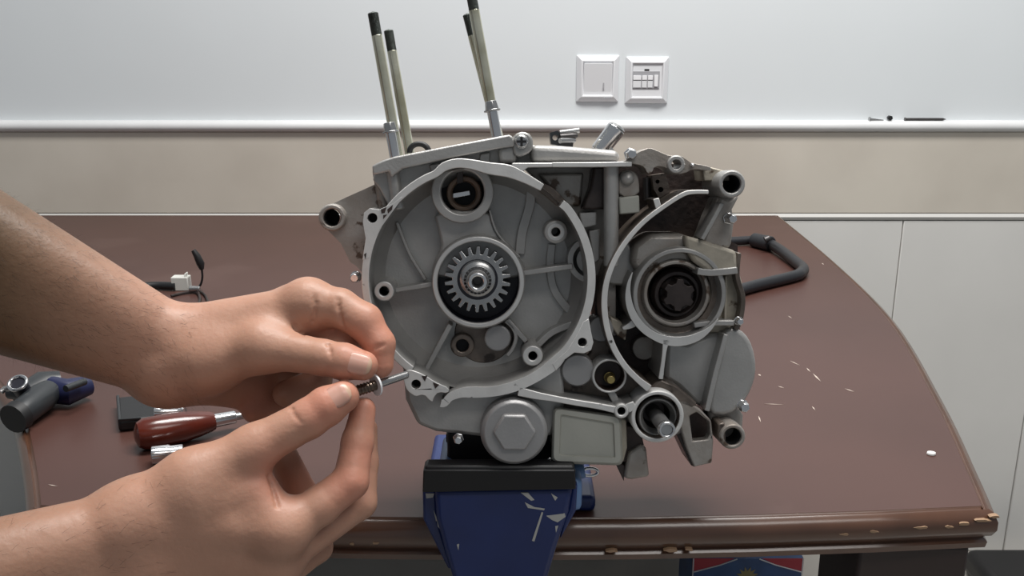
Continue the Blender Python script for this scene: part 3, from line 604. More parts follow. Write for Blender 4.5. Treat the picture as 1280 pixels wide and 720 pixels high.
# ================================================================== VISE
vb = at_d(628, 700, .69); yv = vb.y
vz = TZ
vise = empty('bench_vise', (0.0, 0, 0), 'chipped blue bench vise with black jaws bolted to the front of the desk', 'vise')
def V(u, v, y): return at_y(u, v, y)
y0 = 0.622; y1 = 0.652
def vprism(name, poly, ya, yb, m, bevel=.001, parent=vise, shrink=0):
    F = [V(u, v, ya) for u, v in poly]; B = [Vector((p.x, yb, p.z)) for p in F]
    return MB().prism(F, B).build(name, m, parent, bevel)
vprism('front_jaw', [(529, 588), (719, 588), (720, 612), (528, 616)], y0-.004, y0+.012, 'black_jaw')
vprism('jaw_plate', [(531, 583), (718, 583), (719, 590), (530, 590)], y0-.002, y0+.011, 'black_jaw', .002)
fb = vprism('front_body', [(543, 613), (716, 611), (711, 642), (697, 682), (680, 740), (570, 740), (556, 690), (545, 650)], y0, y1, 'blue_paint', .004)
vprism('body_flank', [(528, 613), (545, 613), (547, 650), (566, 712), (560, 712), (538, 668), (529, 650)], y0+.012, y1, 'blue_paint', .002)
vprism('body_flank', [(714, 611), (722, 606), (720, 640), (700, 676), (704, 650), (710, 636)], y0+.012, y1, 'blue_paint', .002)
for poly in ([(651, 616), (660, 616), (668, 625), (664, 626)], [(656, 628), (668, 634), (681, 636), (680, 638), (660, 635)], [(677, 640), (679, 641), (668, 677), (665, 676)], [(683, 645), (706, 642), (707, 646), (697, 653), (690, 650)], [(689, 617), (697, 622), (694, 626)], [(694, 658), (698, 657), (695, 666)], [(546, 648), (552, 655), (552, 664), (547, 658)], [(542, 638), (547, 650), (545, 652)], [(571, 681), (574, 680), (573, 688)], [(532, 617), (543, 617), (541, 622), (533, 623)]):
    vprism('paint_chip', poly, y0-.0004 if poly[0][0] > 550 else y0+.0116, y0+.0128 if poly[0][0] < 550 else y0+.0005, 'chipped', 0, fb)
# rear jaw and base stand on the desk, joined to the front by the slide
zj = V(640, 585, y1).z
MB().box((-.052, .700, TZ+.0002), (.046, .750, zj+.008)).build('rear_jaw', 'blue_light', vise, .005)
MB().box((-.052, .694, zj-.014), (.046, .702, zj+.008)).build('rear_jaw_plate', 'black_jaw', vise, .001)
MB().box((-.070, .680, TZ+.0004), (.066, .800, TZ+.014)).build('base_plate', 'blue_paint', vise, .004)
MB().box((-.022, .648, TZ+.004), (.020, .705, TZ+.046)).build('slide', 'dark_steel', vise, .003)
MB().box((-.040, .560, .62), (.034, y1-.004, .66)).build('screw_housing', 'blue_paint', vise, .006)
MB().tube((-.003, .52, .64), (-.003, .57, .64), .011, .011, 24).build('lead_screw', 'steel', vise, .001)
hd = MB().tube((-.003-.07, .528, .64-.06), (-.003+.07, .528, .64+.06), .0042, .0042, 16).build('handle', 'steel', vise, .0005)
hd.location = (0, 0, -.06); bpy.data.objects[hd.name].rotation_euler = (0, 0, 0)
e1 = V(737, 590, .672); MB().pipe([e1+Vector((.0055*math.cos(a)*1.2, 0, .0032*math.sin(a))) for a in [math.radians(x) for x in range(-150, 160, 20)]], .0013, 10).build('eye_hook', 'bright_steel', vise)
MB().tube(V(718, 590, .664), V(731, 588, .664), .0062, .0055, 18).build('hook_collar', 'blue_light', vise, .001)
MB().box((.030, .640, zj-.030), (.052, .700, zj-.004)).build('guide_rod', 'blue_light', vise, .004)
MB().tube((-.050, .640, zj-.004), (-.050, .705, zj-.004), .0055, .0055, 16).build('guide_rod', 'blue_light', vise)

# ================================================================== THINGS ON THE DESK
def T(u, v, h=0.0): return at_z(u, v, TZ+h)
# black bent bar
R1 = .0085
bar = empty('bent_bar', T(1000, 345), 'bent black steel bar lying on the desk behind the crankcase', 'bar')
o_ = bar.location
pts = [T(880, 380, R1), T(930, 361, R1), T(990, 346, R1), T(1001, 341, R1), T(1004, 336, R1), T(998, 330, R1), T(976, 313, R1+.002), T(958, 302, R1+.003)]
MB().pipe([p-o_ for p in spline([tuple(p) for p in pts], 4)] if False else [Vector(p)-o_ for p in spline([tuple(p) for p in pts], 5)], R1, 16).build('rod', 'bar_grey', bar)
MB().tube(T(964, 305, R1+.004)-o_, T(942, 300, R1+.003)-o_, .0125, .0125, 20).build('collar', 'bar_grey', bar, .002)
MB().tube(T(942, 300, R1)-o_, T(905, 302, R1)-o_, .0075, .0075, 16).build('rear_rod', 'bar_grey', bar, .001)
MB().tube(T(956, 300, R1+.014)-o_, T(962, 297, R1+.018)-o_, .006, .005, 12).build('grub_screw', 'dark_steel', bar, .0005)
# cable with white connector
cb = empty('connector_cable', T(228, 360), 'short black cable with a white plastic connector lying on the desk', 'cable'); o_ = cb.location
MB().pipe([Vector(p)-o_ for p in spline([tuple(T(150, 362, .006)), tuple(T(180, 358, .0065)), tuple(T(200, 357, .0065)), tuple(T(220, 358, .0065))], 6)], .0058, 14).build('sleeve', 'black_rubber', cb)
c1, c2_ = T(217, 362)-o_, T(238, 362)-o_
MB().box((c1.x, c1.y-.008, 0), (c2_.x, c1.y+.008, .020)).build('connector_block', 'connector', cb, .0012)
MB().box((c1.x+.019, c1.y-.006, .016), (c2_.x-.003, c1.y+.006, .025)).build('connector_latch', 'connector', cb, .001)
MB().tube(T(237, 361, .007)-o_, T(250, 361, .007)-o_, .0045, .0038, 14).build('terminal', 'steel', cb, .0006)
wb = T(249, 364); wp = [wb+Vector(q_) for q_ in ((0, 0, .006), (.004, 0, .012), (.0065, 0, .022), (.0065, 0, .034))]
MB().pipe([Vector(p)-o_ for p in spline([tuple(p) for p in wp], 5)], .0016, 8).build('thin_wire', 'black_rubber', cb)
wt = [wb+Vector(q_) for q_ in ((.0066, 0, .032), (.0056, 0, .040), (.0015, 0, .052), (-.003, 0, .060))]
MB().pipe([p-o_ for p in wt], [.003, .0056, .0048, .0032], 12).build('wire_end', 'black_rubber', cb)
MB().pipe([Vector(p)-o_ for p in spline([tuple(T(214, 370, .002)), tuple(T(232, 366, .0022)), tuple(T(246, 366, .0022)), tuple(T(250, 374, .002)), tuple(T(247, 384, .002))], 5)], .002, 8).build('loose_wire', 'dark_oil', cb)  # thin dark strands on the desk below the connector
MB().pipe([Vector(p)-o_ for p in spline([tuple(T(250, 364, .002)), tuple(T(257, 370, .002)), tuple(T(261, 382, .002)), tuple(T(262, 392, .002))], 5)], .0018, 8).build('loose_wire', 'dark_oil', cb)
# black and navy tool with steel ring
tl = empty('hand_tool', T(40, 512), 'black hand tool with navy grip and steel ring on the desk', 'tool'); o_ = tl.location
MB().pipe([T(20, 521, .014)-o_, T(30, 514, .015)-o_, T(52, 497, .017)-o_, T(62, 489, .018)-o_], [.0105, .0135, .0145, .012], 20).build('barrel', 'black_plastic', tl)
MB().pipe([T(16, 524, .0135)-o_, T(25, 518, .0145)-o_], [.0145, .015], 20).build('barrel_collar', 'black_rubber', tl)
MB().pipe([T(28, 497, .016)-o_, T(54, 482, .018)-o_, T(76, 478, .018)-o_], [.013, .015, .012], 16).build('body', 'black_plastic', tl)
MB().pipe([T(64, 487, .016)-o_, T(85, 490, .015)-o_, T(110, 482, .014)-o_], [.0135, .0135, .010], 18).build('grip', 'navy_plastic', tl)
MB().pipe([T(82, 486, .028)-o_, T(106, 477, .026)-o_], .0035, 10).build('grip_edge', 'black_plastic', tl)
rc = T(22, 479, .036)-o_; RR = .0082; nx_ = Vector((0, -.55, .83))
sx_ = Vector((1, 0, 0)); sy_ = nx_.cross(sx_)
MB().pipe([rc+sx_*RR*math.cos(a)+sy_*RR*math.sin(a) for a in [2*math.pi*k/24 for k in range(25)]], .0017, 10).build('steel_ring', 'bright_steel', tl)
MB().tube(rc-nx_*.016, rc-nx_*.0006, .0078, .0078, 20).build('ring_socket', 'bore', tl)
MB().pipe([T(1, 490, .028)-o_, T(6, 486, .03)-o_, T(13, 486, .03)-o_], .0028, 10).build('trigger', 'steel', tl)
MB().pipe([T(13, 490, .022)-o_, T(30, 492, .022)-o_], .007, 12).build('trigger_body', 'black_plastic', tl)
# clear black box behind screwdriver
bb = empty('black_case', T(175, 520), 'small glossy black case lying on the desk behind the red handle', 'case'); o_ = bb.location
q = [T(147, 526, .012)-o_, T(176, 523, .012)-o_, T(236, 516, .012)-o_, T(222, 488, .012)-o_, T(146, 496, .012)-o_]
q = [Vector((p.x, p.y, 0)) for p in q]
MB().prism([p+Vector((0, 0, .012)) for p in q], q).build('shell', 'black_rubber', bb, .003)
MB().pipe([q[4]+Vector((.001, 0, .0125)), q[0]+Vector((.002, 0, .0125)), q[1]+Vector((0, 0, .0125))], .0016, 8).build('rim', 'black_plastic', bb)
# red handle screwdriver
sd = empty('screwdriver', T(215, 560), 'screwdriver with dark red handle and chrome ferrule lying on the desk', 'screwdriver'); o_ = sd.location
h0, h1 = T(168, 545, .015)-o_, T(268, 526, .014)-o_; hv = h1-h0
MB().pipe([h0, h0+hv*.04, h0+hv*.12, h0+hv*.35, h0+hv*.6, h0+hv*.8, h0+hv*.95, h0+hv], [.005, .0115, .0145, .0148, .0142, .012, .0095, .008], 18).build('handle', 'red_handle', sd)
MB().tube(h1-hv*.02, h1+hv*.28, .0065, .006, 18).build('ferrule', 'bright_steel', sd, .001)
MB().tube(h1+hv*.28, h1+hv*1.1, .0035, .0035, 14).build('blade', 'steel', sd)
# chrome sockets
def socket(u, v, h, dx, dy, r, label):
    p_ = T(u, v, h); t = empty('socket', (p_.x, p_.y, TZ), label, 'socket'); d = Vector((dx, dy, 0)).normalized()*.026
    z = Vector((0, 0, h))
    MB().lathe(z, d, [(r*.62, .004), (r*.62, 0), (r, 0), (r, .014), (r*.86, .016), (r*.86, .026), (.0001, .026)], 24).build('barrel', 'bright_steel', t, .0006)
    MB().lathe(z, d, [(.0001, .004), (r*.63, .004)], 12).build('bore', 'hole', t)
    return t
t = socket(194, 517, .0205, 1, .18, .0080, 'chrome socket resting on the black case beside the red handle')
t2 = socket(190, 570, .0088, 1, .30, .0085, 'chrome socket lying on the desk in front of the red handle')

# things under and beside the desk
bx0 = at_y(866, 698, 1.50); bx1 = at_y(1005, 698, 1.50)
ct = empty('carton', ((bx0.x+bx1.x)/2, 1.50, 0), 'blue carton with red corners and gold emblem standing under the desk', 'box'); hw_ = (bx1.x-bx0.x)/2; hh = bx0.z
MB().box((-hw_, 0, 0), (hw_, .12, hh)).build('carton_body', 'card_blue', ct, .001)
for s_ in (-1, 1):
    MB().prism([(s_*hw_, -.0004, hh), (s_*hw_*.25, -.0004, hh), (s_*hw_*.5, -.0004, hh-.012), (s_*hw_, -.0004, hh-.026)], [(s_*hw_, .0003, hh), (s_*hw_*.25, .0003, hh), (s_*hw_*.5, .0003, hh-.012), (s_*hw_, .0003, hh-.026)]).build('red_corner', 'card_red', ct)
    MB().pipe([(s_*hw_*.2, -.0006, hh-.001), (s_*hw_*.5, -.0006, hh-.013), (s_*hw_*.97, -.0006, hh-.027)], .0011, 6).build('white_line', 'card_white', ct)
    MB().box((s_*hw_*.985-.001, -.0010, .002), (s_*hw_*.985+.001, .0002, hh)).build('white_line', 'card_white', ct)
gp = []
for k in range(24): a = 2*math.pi*k/24; r_ = .020 if k % 2 else .011; gp.append((r_*math.cos(a), hh-.036+r_*math.sin(a)))
MB().prism([(x, -.0008, z) for x, z in gp], [(x, .0003, z) for x, z in gp]).build('gold_emblem', 'card_gold', ct)
bg = at_y(1300, 700, 1.70)
m = MB(); m.box((-.085, -.06, 0), (.12, .08, .058)); o = m.build('black_case', 'black_rubber', None, .02, seg=4); o.location = (at_y(1250, 700, 1.64).x+.085, 1.70, 0.0005)
tag(o, 'rounded black case standing on the floor beside the tiled wall', 'case')

# ================================================================== PERSON
FINE = .00125
def axis(lo, a, b, hi, fine=FINE, mx=.012):
    mid = list(np.arange(a, b+fine*.5, fine)); L_, R_ = [], []; s = fine; x = mid[0]
    while x > lo: s = min(mx, s*1.12); x -= s; L_.append(x)
    s = fine; x = mid[-1]
    while x < hi: s = min(mx, s*1.12); x += s; R_.append(x)
    return np.array(L_[::-1]+mid+R_, dtype=np.float32)
def smin(a, b, k):
    h = np.maximum(k-np.abs(a-b), 0)/k; return np.minimum(a, b)-h*h*k*.25
class Field:
    def __init__(s, ax): s.ax = ax; s.g = np.full([len(a) for a in ax], .08, dtype=np.float32)
    def sl(s, lo, hi):
        out = []
        for a, l, h in zip(s.ax, lo, hi):
            i = max(0, int(np.searchsorted(a, l))-1); j = min(len(a), int(np.searchsorted(a, h))+2); out.append(slice(i, max(j, i+1)))
        return tuple(out)
    def seg(s, sl, a, b):
        X, Y_, Z = s.ax[0][sl[0]][:, None, None], s.ax[1][sl[1]][None, :, None], s.ax[2][sl[2]][None, None, :]
        ba = np.array(b[:3], dtype=np.float32)-np.array(a[:3], dtype=np.float32); bb = float(ba@ba)+1e-12
        px, py, pz = X-np.float32(a[0]), Y_-np.float32(a[1]), Z-np.float32(a[2])
        h = np.clip((px*ba[0]+py*ba[1]+pz*ba[2])/bb, 0, 1)
        return np.sqrt((px-ba[0]*h)**2+(py-ba[1]*h)**2+(pz-ba[2]*h)**2)-(a[3]+(b[3]-a[3])*h)
    def box_of(s, segs, pad):
        P_ = [p for sg in segs for p in sg]
        return s.sl([min(p[i]-p[3] for p in P_)-pad for i in range(3)], [max(p[i]+p[3] for p in P_)+pad for i in range(3)])
    def add(s, a, b, k=.01):
        sl = s.box_of([(a, b)], max(.02, k*1.3)); s.g[sl] = smin(s.g[sl], s.seg(sl, a, b), k)
    def chain_on(s, base, pts, k, kin=.003):
        segs = list(zip(pts, pts[1:])); sl = s.box_of(segs, max(.012, k*1.3)); f = None
        for a, b in segs: d = s.seg(sl, a, b); f = d if f is None else smin(f, d, kin)
        s.g[sl] = np.minimum(s.g[sl], smin(base[sl], f, k))
    def carve(s, a, b, k=.0015):
        sl = s.box_of([(a, b)], .006); s.g[sl] = -smin(-s.g[sl], s.seg(sl, a, b), k)
    def mesh(s):
        g = s.g; ins = g < 0; nx, ny_, nz = g.shape
        c = np.zeros((nx-1, ny_-1, nz-1), dtype=np.uint8)
        for dx in (0, 1):
            for dy in (0, 1):
                for dz in (0, 1): c += ins[dx:nx-1+dx, dy:ny_-1+dy, dz:nz-1+dz]
        act = (c > 0) & (c < 8); idx = np.argwhere(act); vid = np.full(act.shape, -1, dtype=np.int32); vid[act] = np.arange(len(idx))
        acc = np.zeros((len(idx), 3)); cnt = np.zeros(len(idx))
        A = [np.asarray(a, dtype=np.float64) for a in s.ax]
        cor = [(i, j, k) for i in (0, 1) for j in (0, 1) for k in (0, 1)]
        for c0 in cor:
            for axn in range(3):
                if c0[axn]: continue
                c1 = list(c0); c1[axn] = 1
                i0 = idx+np.array(c0); i1 = idx+np.array(c1)
                v0 = g[i0[:, 0], i0[:, 1], i0[:, 2]].astype(np.float64); v1 = g[i1[:, 0], i1[:, 1], i1[:, 2]].astype(np.float64)
                m_ = (v0 < 0) != (v1 < 0); t_ = np.where(m_, v0/np.where(m_, v0-v1, 1), 0)
                P0 = np.stack([A[q][i0[:, q]] for q in range(3)], 1); P1 = np.stack([A[q][i1[:, q]] for q in range(3)], 1)
                acc += np.where(m_[:, None], P0+(P1-P0)*t_[:, None], 0); cnt += m_
        V_ = acc/cnt[:, None]; F_ = []
        for axn in range(3):
            sh = [slice(None)]*3; sh2 = [slice(None)]*3; sh[axn] = slice(0, -1); sh2[axn] = slice(1, None)
            e = ins[tuple(sh)] != ins[tuple(sh2)]; E_ = np.argwhere(e); o1, o2 = [q for q in range(3) if q != axn]
            E_ = E_[(E_[:, o1] > 0) & (E_[:, o2] > 0) & (E_[:, o1] < g.shape[o1]-1) & (E_[:, o2] < g.shape[o2]-1)]
            fl = ins[tuple(E_.T)]; q = []
            for a, b in ((0, 0), (-1, 0), (-1, -1), (0, -1)):
                t_ = E_.copy(); t_[:, o1] += a; t_[:, o2] += b; q.append(vid[tuple(t_.T)])
            q = np.stack(q, 1)
            if axn == 1: fl = ~fl
            q[~fl] = q[~fl][:, ::-1]; F_.append(q)
        return V_, np.concatenate(F_)
def field_object(fd, name, m, parent):
    V_, F_ = fd.mesh(); me = bpy.data.meshes.new(name)
    me.vertices.add(len(V_)); me.vertices.foreach_set('co', V_.astype(np.float32).ravel())
    me.loops.add(F_.size); me.loops.foreach_set('vertex_index', F_.astype(np.int32).ravel())
    me.polygons.add(len(F_)); me.polygons.foreach_set('loop_start', np.arange(0, F_.size, 4, dtype=np.int32))
    me.update(calc_edges=True); me.validate(); me.shade_smooth(); me.materials.append(MATS[m])
    o = bpy.data.objects.new(name, me); COL.objects.link(o); o.parent = parent
    return o, V_
def J(u, v, d, r): p = at_d(u, v, d); return (p.x, p.y, p.z, r/1000)
person = empty('person', (0, 0, 0), 'person in dark shirt reaching both bare forearms to the crankcase with a pin', 'person')
AX = (axis(-1.06, -.385, -.055, -.03), axis(-.08, .525, .705, .78), axis(-.01, .735, 1.01, 1.68))
arm = Field(AX)
# left arm (upper in the picture)
lwU, lwL = J(226, 426, .645, 19.5), J(206, 463, .645, 18.5)
leU, leL = J(-175, 222, .575, 39), J(-160, 318, .58, 38)
arm.add(leU, lwU, .02); arm.add(leL, lwL, .02)
LI, LM, LR_, LL = J(385, 379, .645, 13), J(372, 386, .664, 12.5), J(350, 415, .682, 13), J(322, 452, .696, 13)
for a, b in ((lwU, LI), (lwU, LM), (lwL, LM), (lwL, LR_), (lwL, LL), (LI, LM), (LM, LR_), (LR_, LL)): arm.add(a, b, .012)
LT1 = J(328, 434, .630, 14.5); lc = J(262, 452, .637, 19); arm.add(lwL, lc, .014); arm.add(lc, LT1, .014); arm.add(J(232, 470, .657, 17), J(318, 484, .684, 17), .014); arm.add(LT1, J(365, 405, .645, 9), .012); arm.add(LI, J(398, 408, .655, 11), .012)
# right arm (lower in the picture)
rwU, rwL = J(166, 651, .585, 19.5), J(180, 700, .592, 20)
reU, reL = J(-185, 775, .52, 38), J(-170, 850, .53, 38)
arm.add(reU, rwU, .02); arm.add(reL, rwL, .02)
RI, RM, RR_, RL = J(352, 662, .600, 14), J(340, 702, .615, 13.5), J(322, 738, .635, 12.5), J(300, 765, .655, 11.5)
for a, b in ((rwU, RI), (rwU, RM), (rwL, RM), (rwL, RR_), (rwL, RL), (RI, RM), (RM, RR_), (RR_, RL)): arm.add(a, b, .014)
rc_ = J(238, 601, .590, 17); RT1 = J(318, 560, .600, 14); arm.add(rwU, rc_, .016); arm.add(rc_, RT1, .014); arm.add(J(250, 625, .592, 18), J(318, 615, .600, 11), .014); arm.add(J(318, 615, .60, 11), RI, .012)
# shoulders, torso, head, legs: outside the picture but there
lsh, rsh = (-.74, .47, 1.20, .055), (-.74, .10, 1.18, .055)
le = tuple((x+y)/2 for x, y in zip(leU, leL)); re_ = tuple((x+y)/2 for x, y in zip(reU, reL))
arm.add(le[:3]+(.045,), lsh, .03); arm.add(re_[:3]+(.045,), rsh, .03)
TOR = [((-.76, .285, 1.17, .095), (-.80, .285, .98, .115)), ((-.80, .285, .98, .115), (-.82, .285, .68, .125)), (lsh, rsh), ((-.80, .36, .98, .10), (-.83, .35, .66, .11)), ((-.80, .21, .98, .10), (-.83, .22, .66, .11))]
for a, b in TOR: arm.add(a, b, .05)
HD = [((-.75, .285, 1.22, .055), (-.70, .285, 1.33, .052)), ((-.665, .285, 1.40, .075), (-.70, .285, 1.46, .095)), ((-.625, .285, 1.355, .045), (-.645, .285, 1.40, .065))]
for a, b in HD: arm.add(a, b, .03)
arm.add((-.582, .285, 1.395, .010), (-.592, .285, 1.43, .007), .012)
for s_ in (-1, 1): arm.add((-.69, .285+s_*.088, 1.40, .009), (-.70, .285+s_*.097, 1.44, .012), .006); arm.add((-.60, .285+s_*.03, 1.452, .008), (-.605, .285+s_*.045, 1.450, .007), .01)
arm.add((-.575, .262, 1.352, .006), (-.575, .308, 1.352, .006), .006)
LEG = []
for s_ in (-1, 1):
    hp, kn, an, toe = (-.80, .285+s_*.09, .60, .088), (-.50, .27+s_*.13, .565, .060), (-.53, .27+s_*.13, .09, .040), (-.40, .26+s_*.14, .035, .030)
    LEG.append([hp, kn, an, toe])
    for a, b in zip((hp, kn, an), (kn, an, toe)): arm.add(a, b, .03)
body = Field(AX); body.g = arm.g.copy()
def finger(*p, k=.007): body.chain_on(arm.g, list(p), k)
# left hand: thumb, index, middle, ring, little
finger(LT1, J(404, 447, .622, 11.5), J(430, 452, .619, 11.6), J(454, 457, .618, 9.6))
finger(LI, J(424, 385, .642, 13), J(455, 402, .639, 12.2), J(474, 430, .637, 10.4), J(475, 456, .636, 9))
finger(LM, J(418, 396, .660, 13), J(430, 426, .654, 12), J(415, 448, .649, 10.5))
finger(LR_, J(402, 440, .684, 11), J(396, 478, .678, 10), J(358, 492, .668, 9.5))
finger(LL, J(366, 474, .692, 10), J(352, 506, .686, 9.5), J(317, 514, .674, 8.2))
# right hand
finger(RT1, J(386, 523, .606, 12.6), J(408, 508, .608, 12.4), J(429, 496, .610, 10.3))
finger(RI, J(400, 632, .608, 12.4), J(438, 602, .615, 11.4), J(447, 552, .624, 10.2), J(454, 512, .629, 8.2))
finger(RM, J(450, 628, .638, 10.8), J(455, 578, .646, 9.4), J(457, 536, .650, 8))
finger(RR_, J(396, 684, .662, 10.5), J(378, 620, .668, 11), J(354, 572, .660, 10.5))
finger(RL, J(362, 718, .684, 9.5), J(358, 660, .690, 9), J(340, 612, .680, 8.5))
# creases
def surface_depth(u, v, d0=.54, d1=.74, st=.0004):
    ds = np.arange(d0, d1, st); r_ = np.array(ray(u, v)); P_ = np.array(CAMP)+ds[:, None]*r_[None, :]
    ix = [np.clip(np.searchsorted(AX[q_], P_[:, q_]), 0, len(AX[q_])-1) for q_ in range(3)]
    g_ = body.g[ix[0], ix[1], ix[2]]; k_ = np.where(g_ < 0)[0]
    return ds[k_[0]] if len(k_) else None
def crease(path, depth=.5, r=1.5):
    """a skin fold, depth mm deep, that follows the surface under a line of pixels"""
    q = []; sm_ = spline([tuple(map(float, p)) for p in path], 12); n_ = len(sm_); pts_ = []
    for u, v in sm_:
        d_ = surface_depth(u, v)
        if d_: pts_.append(at_d(u, v, d_))
    for i_, p in enumerate(pts_):
        ix = [int(np.clip(np.searchsorted(AX[q_], p[q_]), 3, len(AX[q_])-4)) for q_ in range(3)]
        g_ = body.g; gr = Vector((g_[ix[0]+3, ix[1], ix[2]]-g_[ix[0]-3, ix[1], ix[2]], g_[ix[0], ix[1]+3, ix[2]]-g_[ix[0], ix[1]-3, ix[2]], g_[ix[0], ix[1], ix[2]+3]-g_[ix[0], ix[1], ix[2]-3])).normalized()
        t_ = abs(2*i_/max(1, len(pts_)-1)-1); c_ = p+gr*(r-depth*(1-t_**2))*.001; q.append((c_.x, c_.y, c_.z, r*.001))
    for a, b in zip(q, q[1:]):
        if (Vector(a[:3])-Vector(b[:3])).length < .004: body.carve(a, b, .0008)
crease([(393, 370), (394, 384), (391, 402), (386, 415)], 1.3)
crease([(423, 374), (424, 390), (428, 406), (434, 418)], 1.3)
crease([(366, 402), (370, 412), (380, 421)], 1.1)
crease([(334, 594), (341, 612), (347, 636)], 1.1)
crease([(364, 510), (369, 520), (377, 529)], .6, 1.2)
crease([(458, 442), (467, 436), (480, 431)], .7, 1.2)
crease([(410, 431), (413, 441), (414, 451)], .5, 1.2)
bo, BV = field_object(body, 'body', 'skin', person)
tips = [J(454, 457, .618, 1), J(475, 456, .636, 1), J(470, 420, .637, 1), J(390, 440, .655, 1), J(409, 405, .66, 1), J(429, 496, .610, 1), J(454, 512, .629, 1), J(450, 570, .62, 1), J(440, 605, .61, 1), J(408, 508, .60, 1), J(366, 604, .664, 1), J(317, 514, .678, 1), J(350, 590, .59, 1)]
bl = np.zeros(len(BV))
for p in tips: bl = np.maximum(bl, np.exp(-((BV-np.array(p[:3]))**2).sum(1)/(2*.013**2)))
at_ = bo.data.attributes.new('blush', 'FLOAT', 'POINT'); at_.data.foreach_set('value', bl.astype(np.float32))
tn = np.clip((-.222-BV[:, 0])/.085, 0, 1)*np.where(BV[:, 2] > .86, 1, .55)  # tanned forearms, with the upper arm's shade deepened into the colour
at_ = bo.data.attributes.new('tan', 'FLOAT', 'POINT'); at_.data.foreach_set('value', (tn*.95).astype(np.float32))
# hair on the forearms
nr = np.zeros(len(BV)*3, dtype=np.float32); bo.data.vertex_normals.foreach_get('vector', nr); nr = nr.reshape(-1, 3)
rng = np.random.default_rng(3)
cand = np.where((BV[:, 0] < -.205) & (BV[:, 0] > -.42) & (BV[:, 2] > .70) & (BV[:, 1] > .3))[0]
hm = MB(); fore = {True: (Vector(lwU[:3])-Vector(leU[:3])).normalized(), False: (Vector(rwU[:3])-Vector(reU[:3])).normalized()}
for i in rng.choice(cand, 5200, replace=False):
    p = Vector(BV[i]); n_ = Vector(nr[i]); up_ = BV[i][2] > .86
    if not up_ and rng.random() > .45: continue
    d_ = (fore[bool(up_)]+n_*.38+Vector(rng.normal(0, .35, 3))).normalized(); L_ = .004+.005*rng.random(); sd_ = d_.cross(n_).normalized()*.00005
    mid_ = p+d_*L_*.55+n_*.0006; hm.add([p-sd_, p+sd_, mid_+sd_*.8, mid_-sd_*.8, p+d_*L_-n_*.0006], [(0, 1, 2, 3), (3, 2, 4)])
tag(hm.build('arm_hair', 'hair', person, 0, smooth=False), None, None, None, 'stuff')
# nails
def nail(name, p0, p1, rb, rt, re2, nrm, L, half):
    a, b = Vector(p0[:3]), Vector(p1[:3]); t_ = (b-a).normalized(); n_ = (Vector(nrm)-t_*Vector(nrm).dot(t_)).normalized(); s_ = n_.cross(t_)
    base = b-t_*(L*.62); rows = []; NR = 13
    for i in range(NR):
        q = i/(NR-1); row = []; wsc = max(.04, (1-abs(2*q-1)**3.2))**.45
        rr_ = rb+(rt-rb)*q/.62 if q < .62 else rt-(rt-re2)*((q-.62)/.38)**2
        for j in range(9):
            an = (j/4-1)*half*wsc; row.append(base+t_*(q*L)+(n_*math.cos(an)+s_*math.sin(an))*(rr_+.0002))
        rows.append(row)
    vs = [p for r_ in rows for p in r_]; fs = [(i*9+j, i*9+j+1, i*9+j+10, i*9+j+9) for i in range(NR-1) for j in range(8)]
    m_ = MB(); m_.add(vs, fs, [1 if i >= NR-3 else 0 for i in range(NR-1) for j in range(8)])
    o = m_.build(name, ['nail', 'nail_edge'], person, 0); so = o.modifiers.new('thick', 'SOLIDIFY'); so.thickness = .0009; so.offset = -.6
toc = -(ray(450, 455)).normalized()
nail('thumbnail', J(430, 452, .619, 1), J(456, 457.5, .618, 1), .0111, .0098, .0078, toc+Vector((.1, 0, .05)), .0160, .76)
nail('thumbnail', J(408, 508, .608, 1), J(430, 495, .610, 1), .0119, .0106, .0085, toc+Vector((.35, 0, .62)), .0152, .70)
# clothing
def garment(name, segs, grow, m, k, clips, step=.011):
    P_ = [p for a, b in segs for p in (a, b)]; ax_ = tuple(np.arange(min(p[i]-p[3] for p in P_)-.05, max(p[i]+p[3] for p in P_)+.05, step, dtype=np.float32) for i in range(3))
    f_ = Field(ax_)
    for a, b in segs: f_.add(a[:3]+(a[3]+grow,), b[:3]+(b[3]+grow,), k)
    for n_, d_ in clips:
        X, Y_, Z = ax_[0][:, None, None], ax_[1][None, :, None], ax_[2][None, None, :]
        f_.g = np.maximum(f_.g, X*n_[0]+Y_*n_[1]+Z*n_[2]-d_)
    return field_object(f_, name, m, person)[0]
lm, rm = tuple(a+(b-a)*.55 for a, b in zip(lsh, le)), tuple(a+(b-a)*.55 for a, b in zip(rsh, re_))
garment('shirt', TOR+[(lsh, lm[:3]+(.052,)), (rsh, rm[:3]+(.052,))], .012, 'shirt', .05, [((0, 0, 1), 1.275), ((0, 0, -1), -.58)])
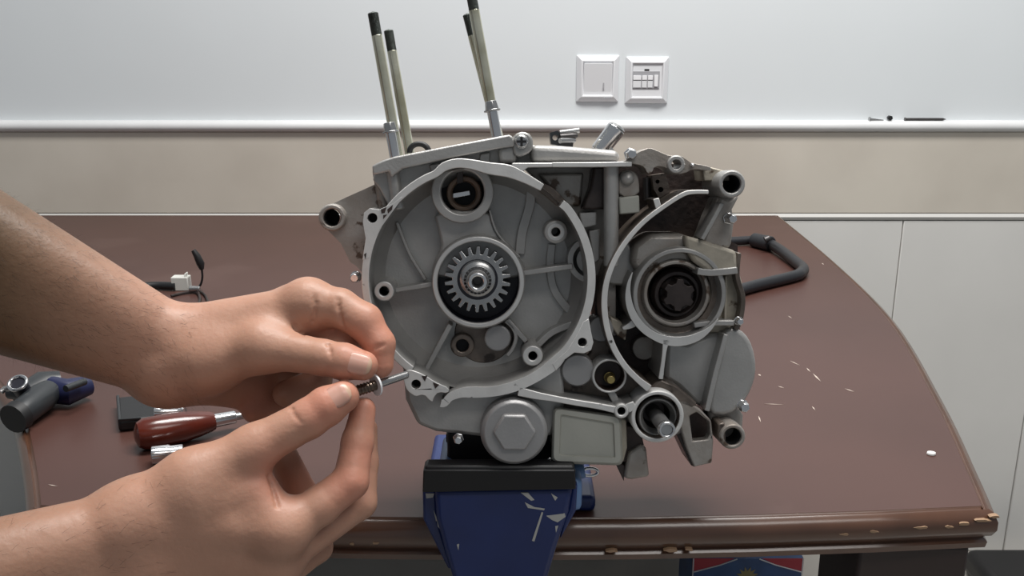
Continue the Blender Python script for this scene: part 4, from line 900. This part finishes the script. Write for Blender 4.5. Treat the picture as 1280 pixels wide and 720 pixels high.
garment('trousers', [(l[0], l[1]) for l in LEG]+[(l[1], l[2]) for l in LEG]+[((-.82, .36, .62, .10), (-.82, .21, .62, .10))], .012, 'trousers', .04, [((0, 0, 1), .68), ((0, 0, -1), -.075)])
for l in LEG: garment('shoe', [(l[2][:2]+(.045, .042), l[3][:2]+(.045, .036))], .008, 'shoe', .02, [((0, 0, 1), .10), ((0, 0, -1), -.001)], .008)
garment('hair', [((-.70, .285, 1.475, .098), (-.72, .285, 1.455, .098))], .004, 'hair', .02, [((.75, 0, -.66), -1.45)], .008)
for s_ in (-1, 1): MB().ball((-.600, .285+s_*.036, 1.428), .0115).build('eye', 'eye_white', person)
stl = empty('stool', (-.83, .285, 0), 'plain wooden stool under the seated person', 'stool')
MB().lathe((0, 0, 0), (0, 0, 1), [(.0001, .45), (.16, .45), (.165, .46), (.165, .475), (.16, .484), (.0001, .484)], 36).build('seat', 'wood_stool', stl)
for a in (45, 135, 225, 315):
    c_, s_ = math.cos(math.radians(a)), math.sin(math.radians(a)); MB().tube((.15*c_, .15*s_, 0), (.11*c_, .11*s_, .452), .016, .018, 16).build('leg', 'wood_stool', stl)
# the pin held between the fingertips
a, b, c, d = at_d(440, 490.5, .6215), at_d(470, 481, .632), at_d(475, 479.5, .634), at_d(508, 468.5, .650)
pin = empty('steel_pin', a, 'dark steel pin with a white washer held between the fingertips', 'pin')
z0 = Vector((0, 0, 0)); ab = (b-a)
prof_ = []
MB().tube(z0, ab, .0034, .0034, 20).build('threaded_shaft', 'thread', pin, .0004)
for k in range(6): MB().lathe(ab*(.12+.13*k), ab, [(.0034, 0), (.0038, .0006), (.0034, .0012)], 20).build('thread_turn', 'thread', pin)
MB().lathe(ab, ab, [(.0033, -.0007), (.0074, -.0007), (.0074, .0007), (.0033, .0007), (.0033, -.0007)], 32).build('washer', 'white_plastic', pin, .0002)
MB().tube(ab, d-a, .0028, .0026, 18).build('shank', 'steel', pin, .0004)
MB().tube(d-a, d-a+(d-c).normalized()*.001, .0026, .0018, 18).build('tip', 'bright_steel', pin)
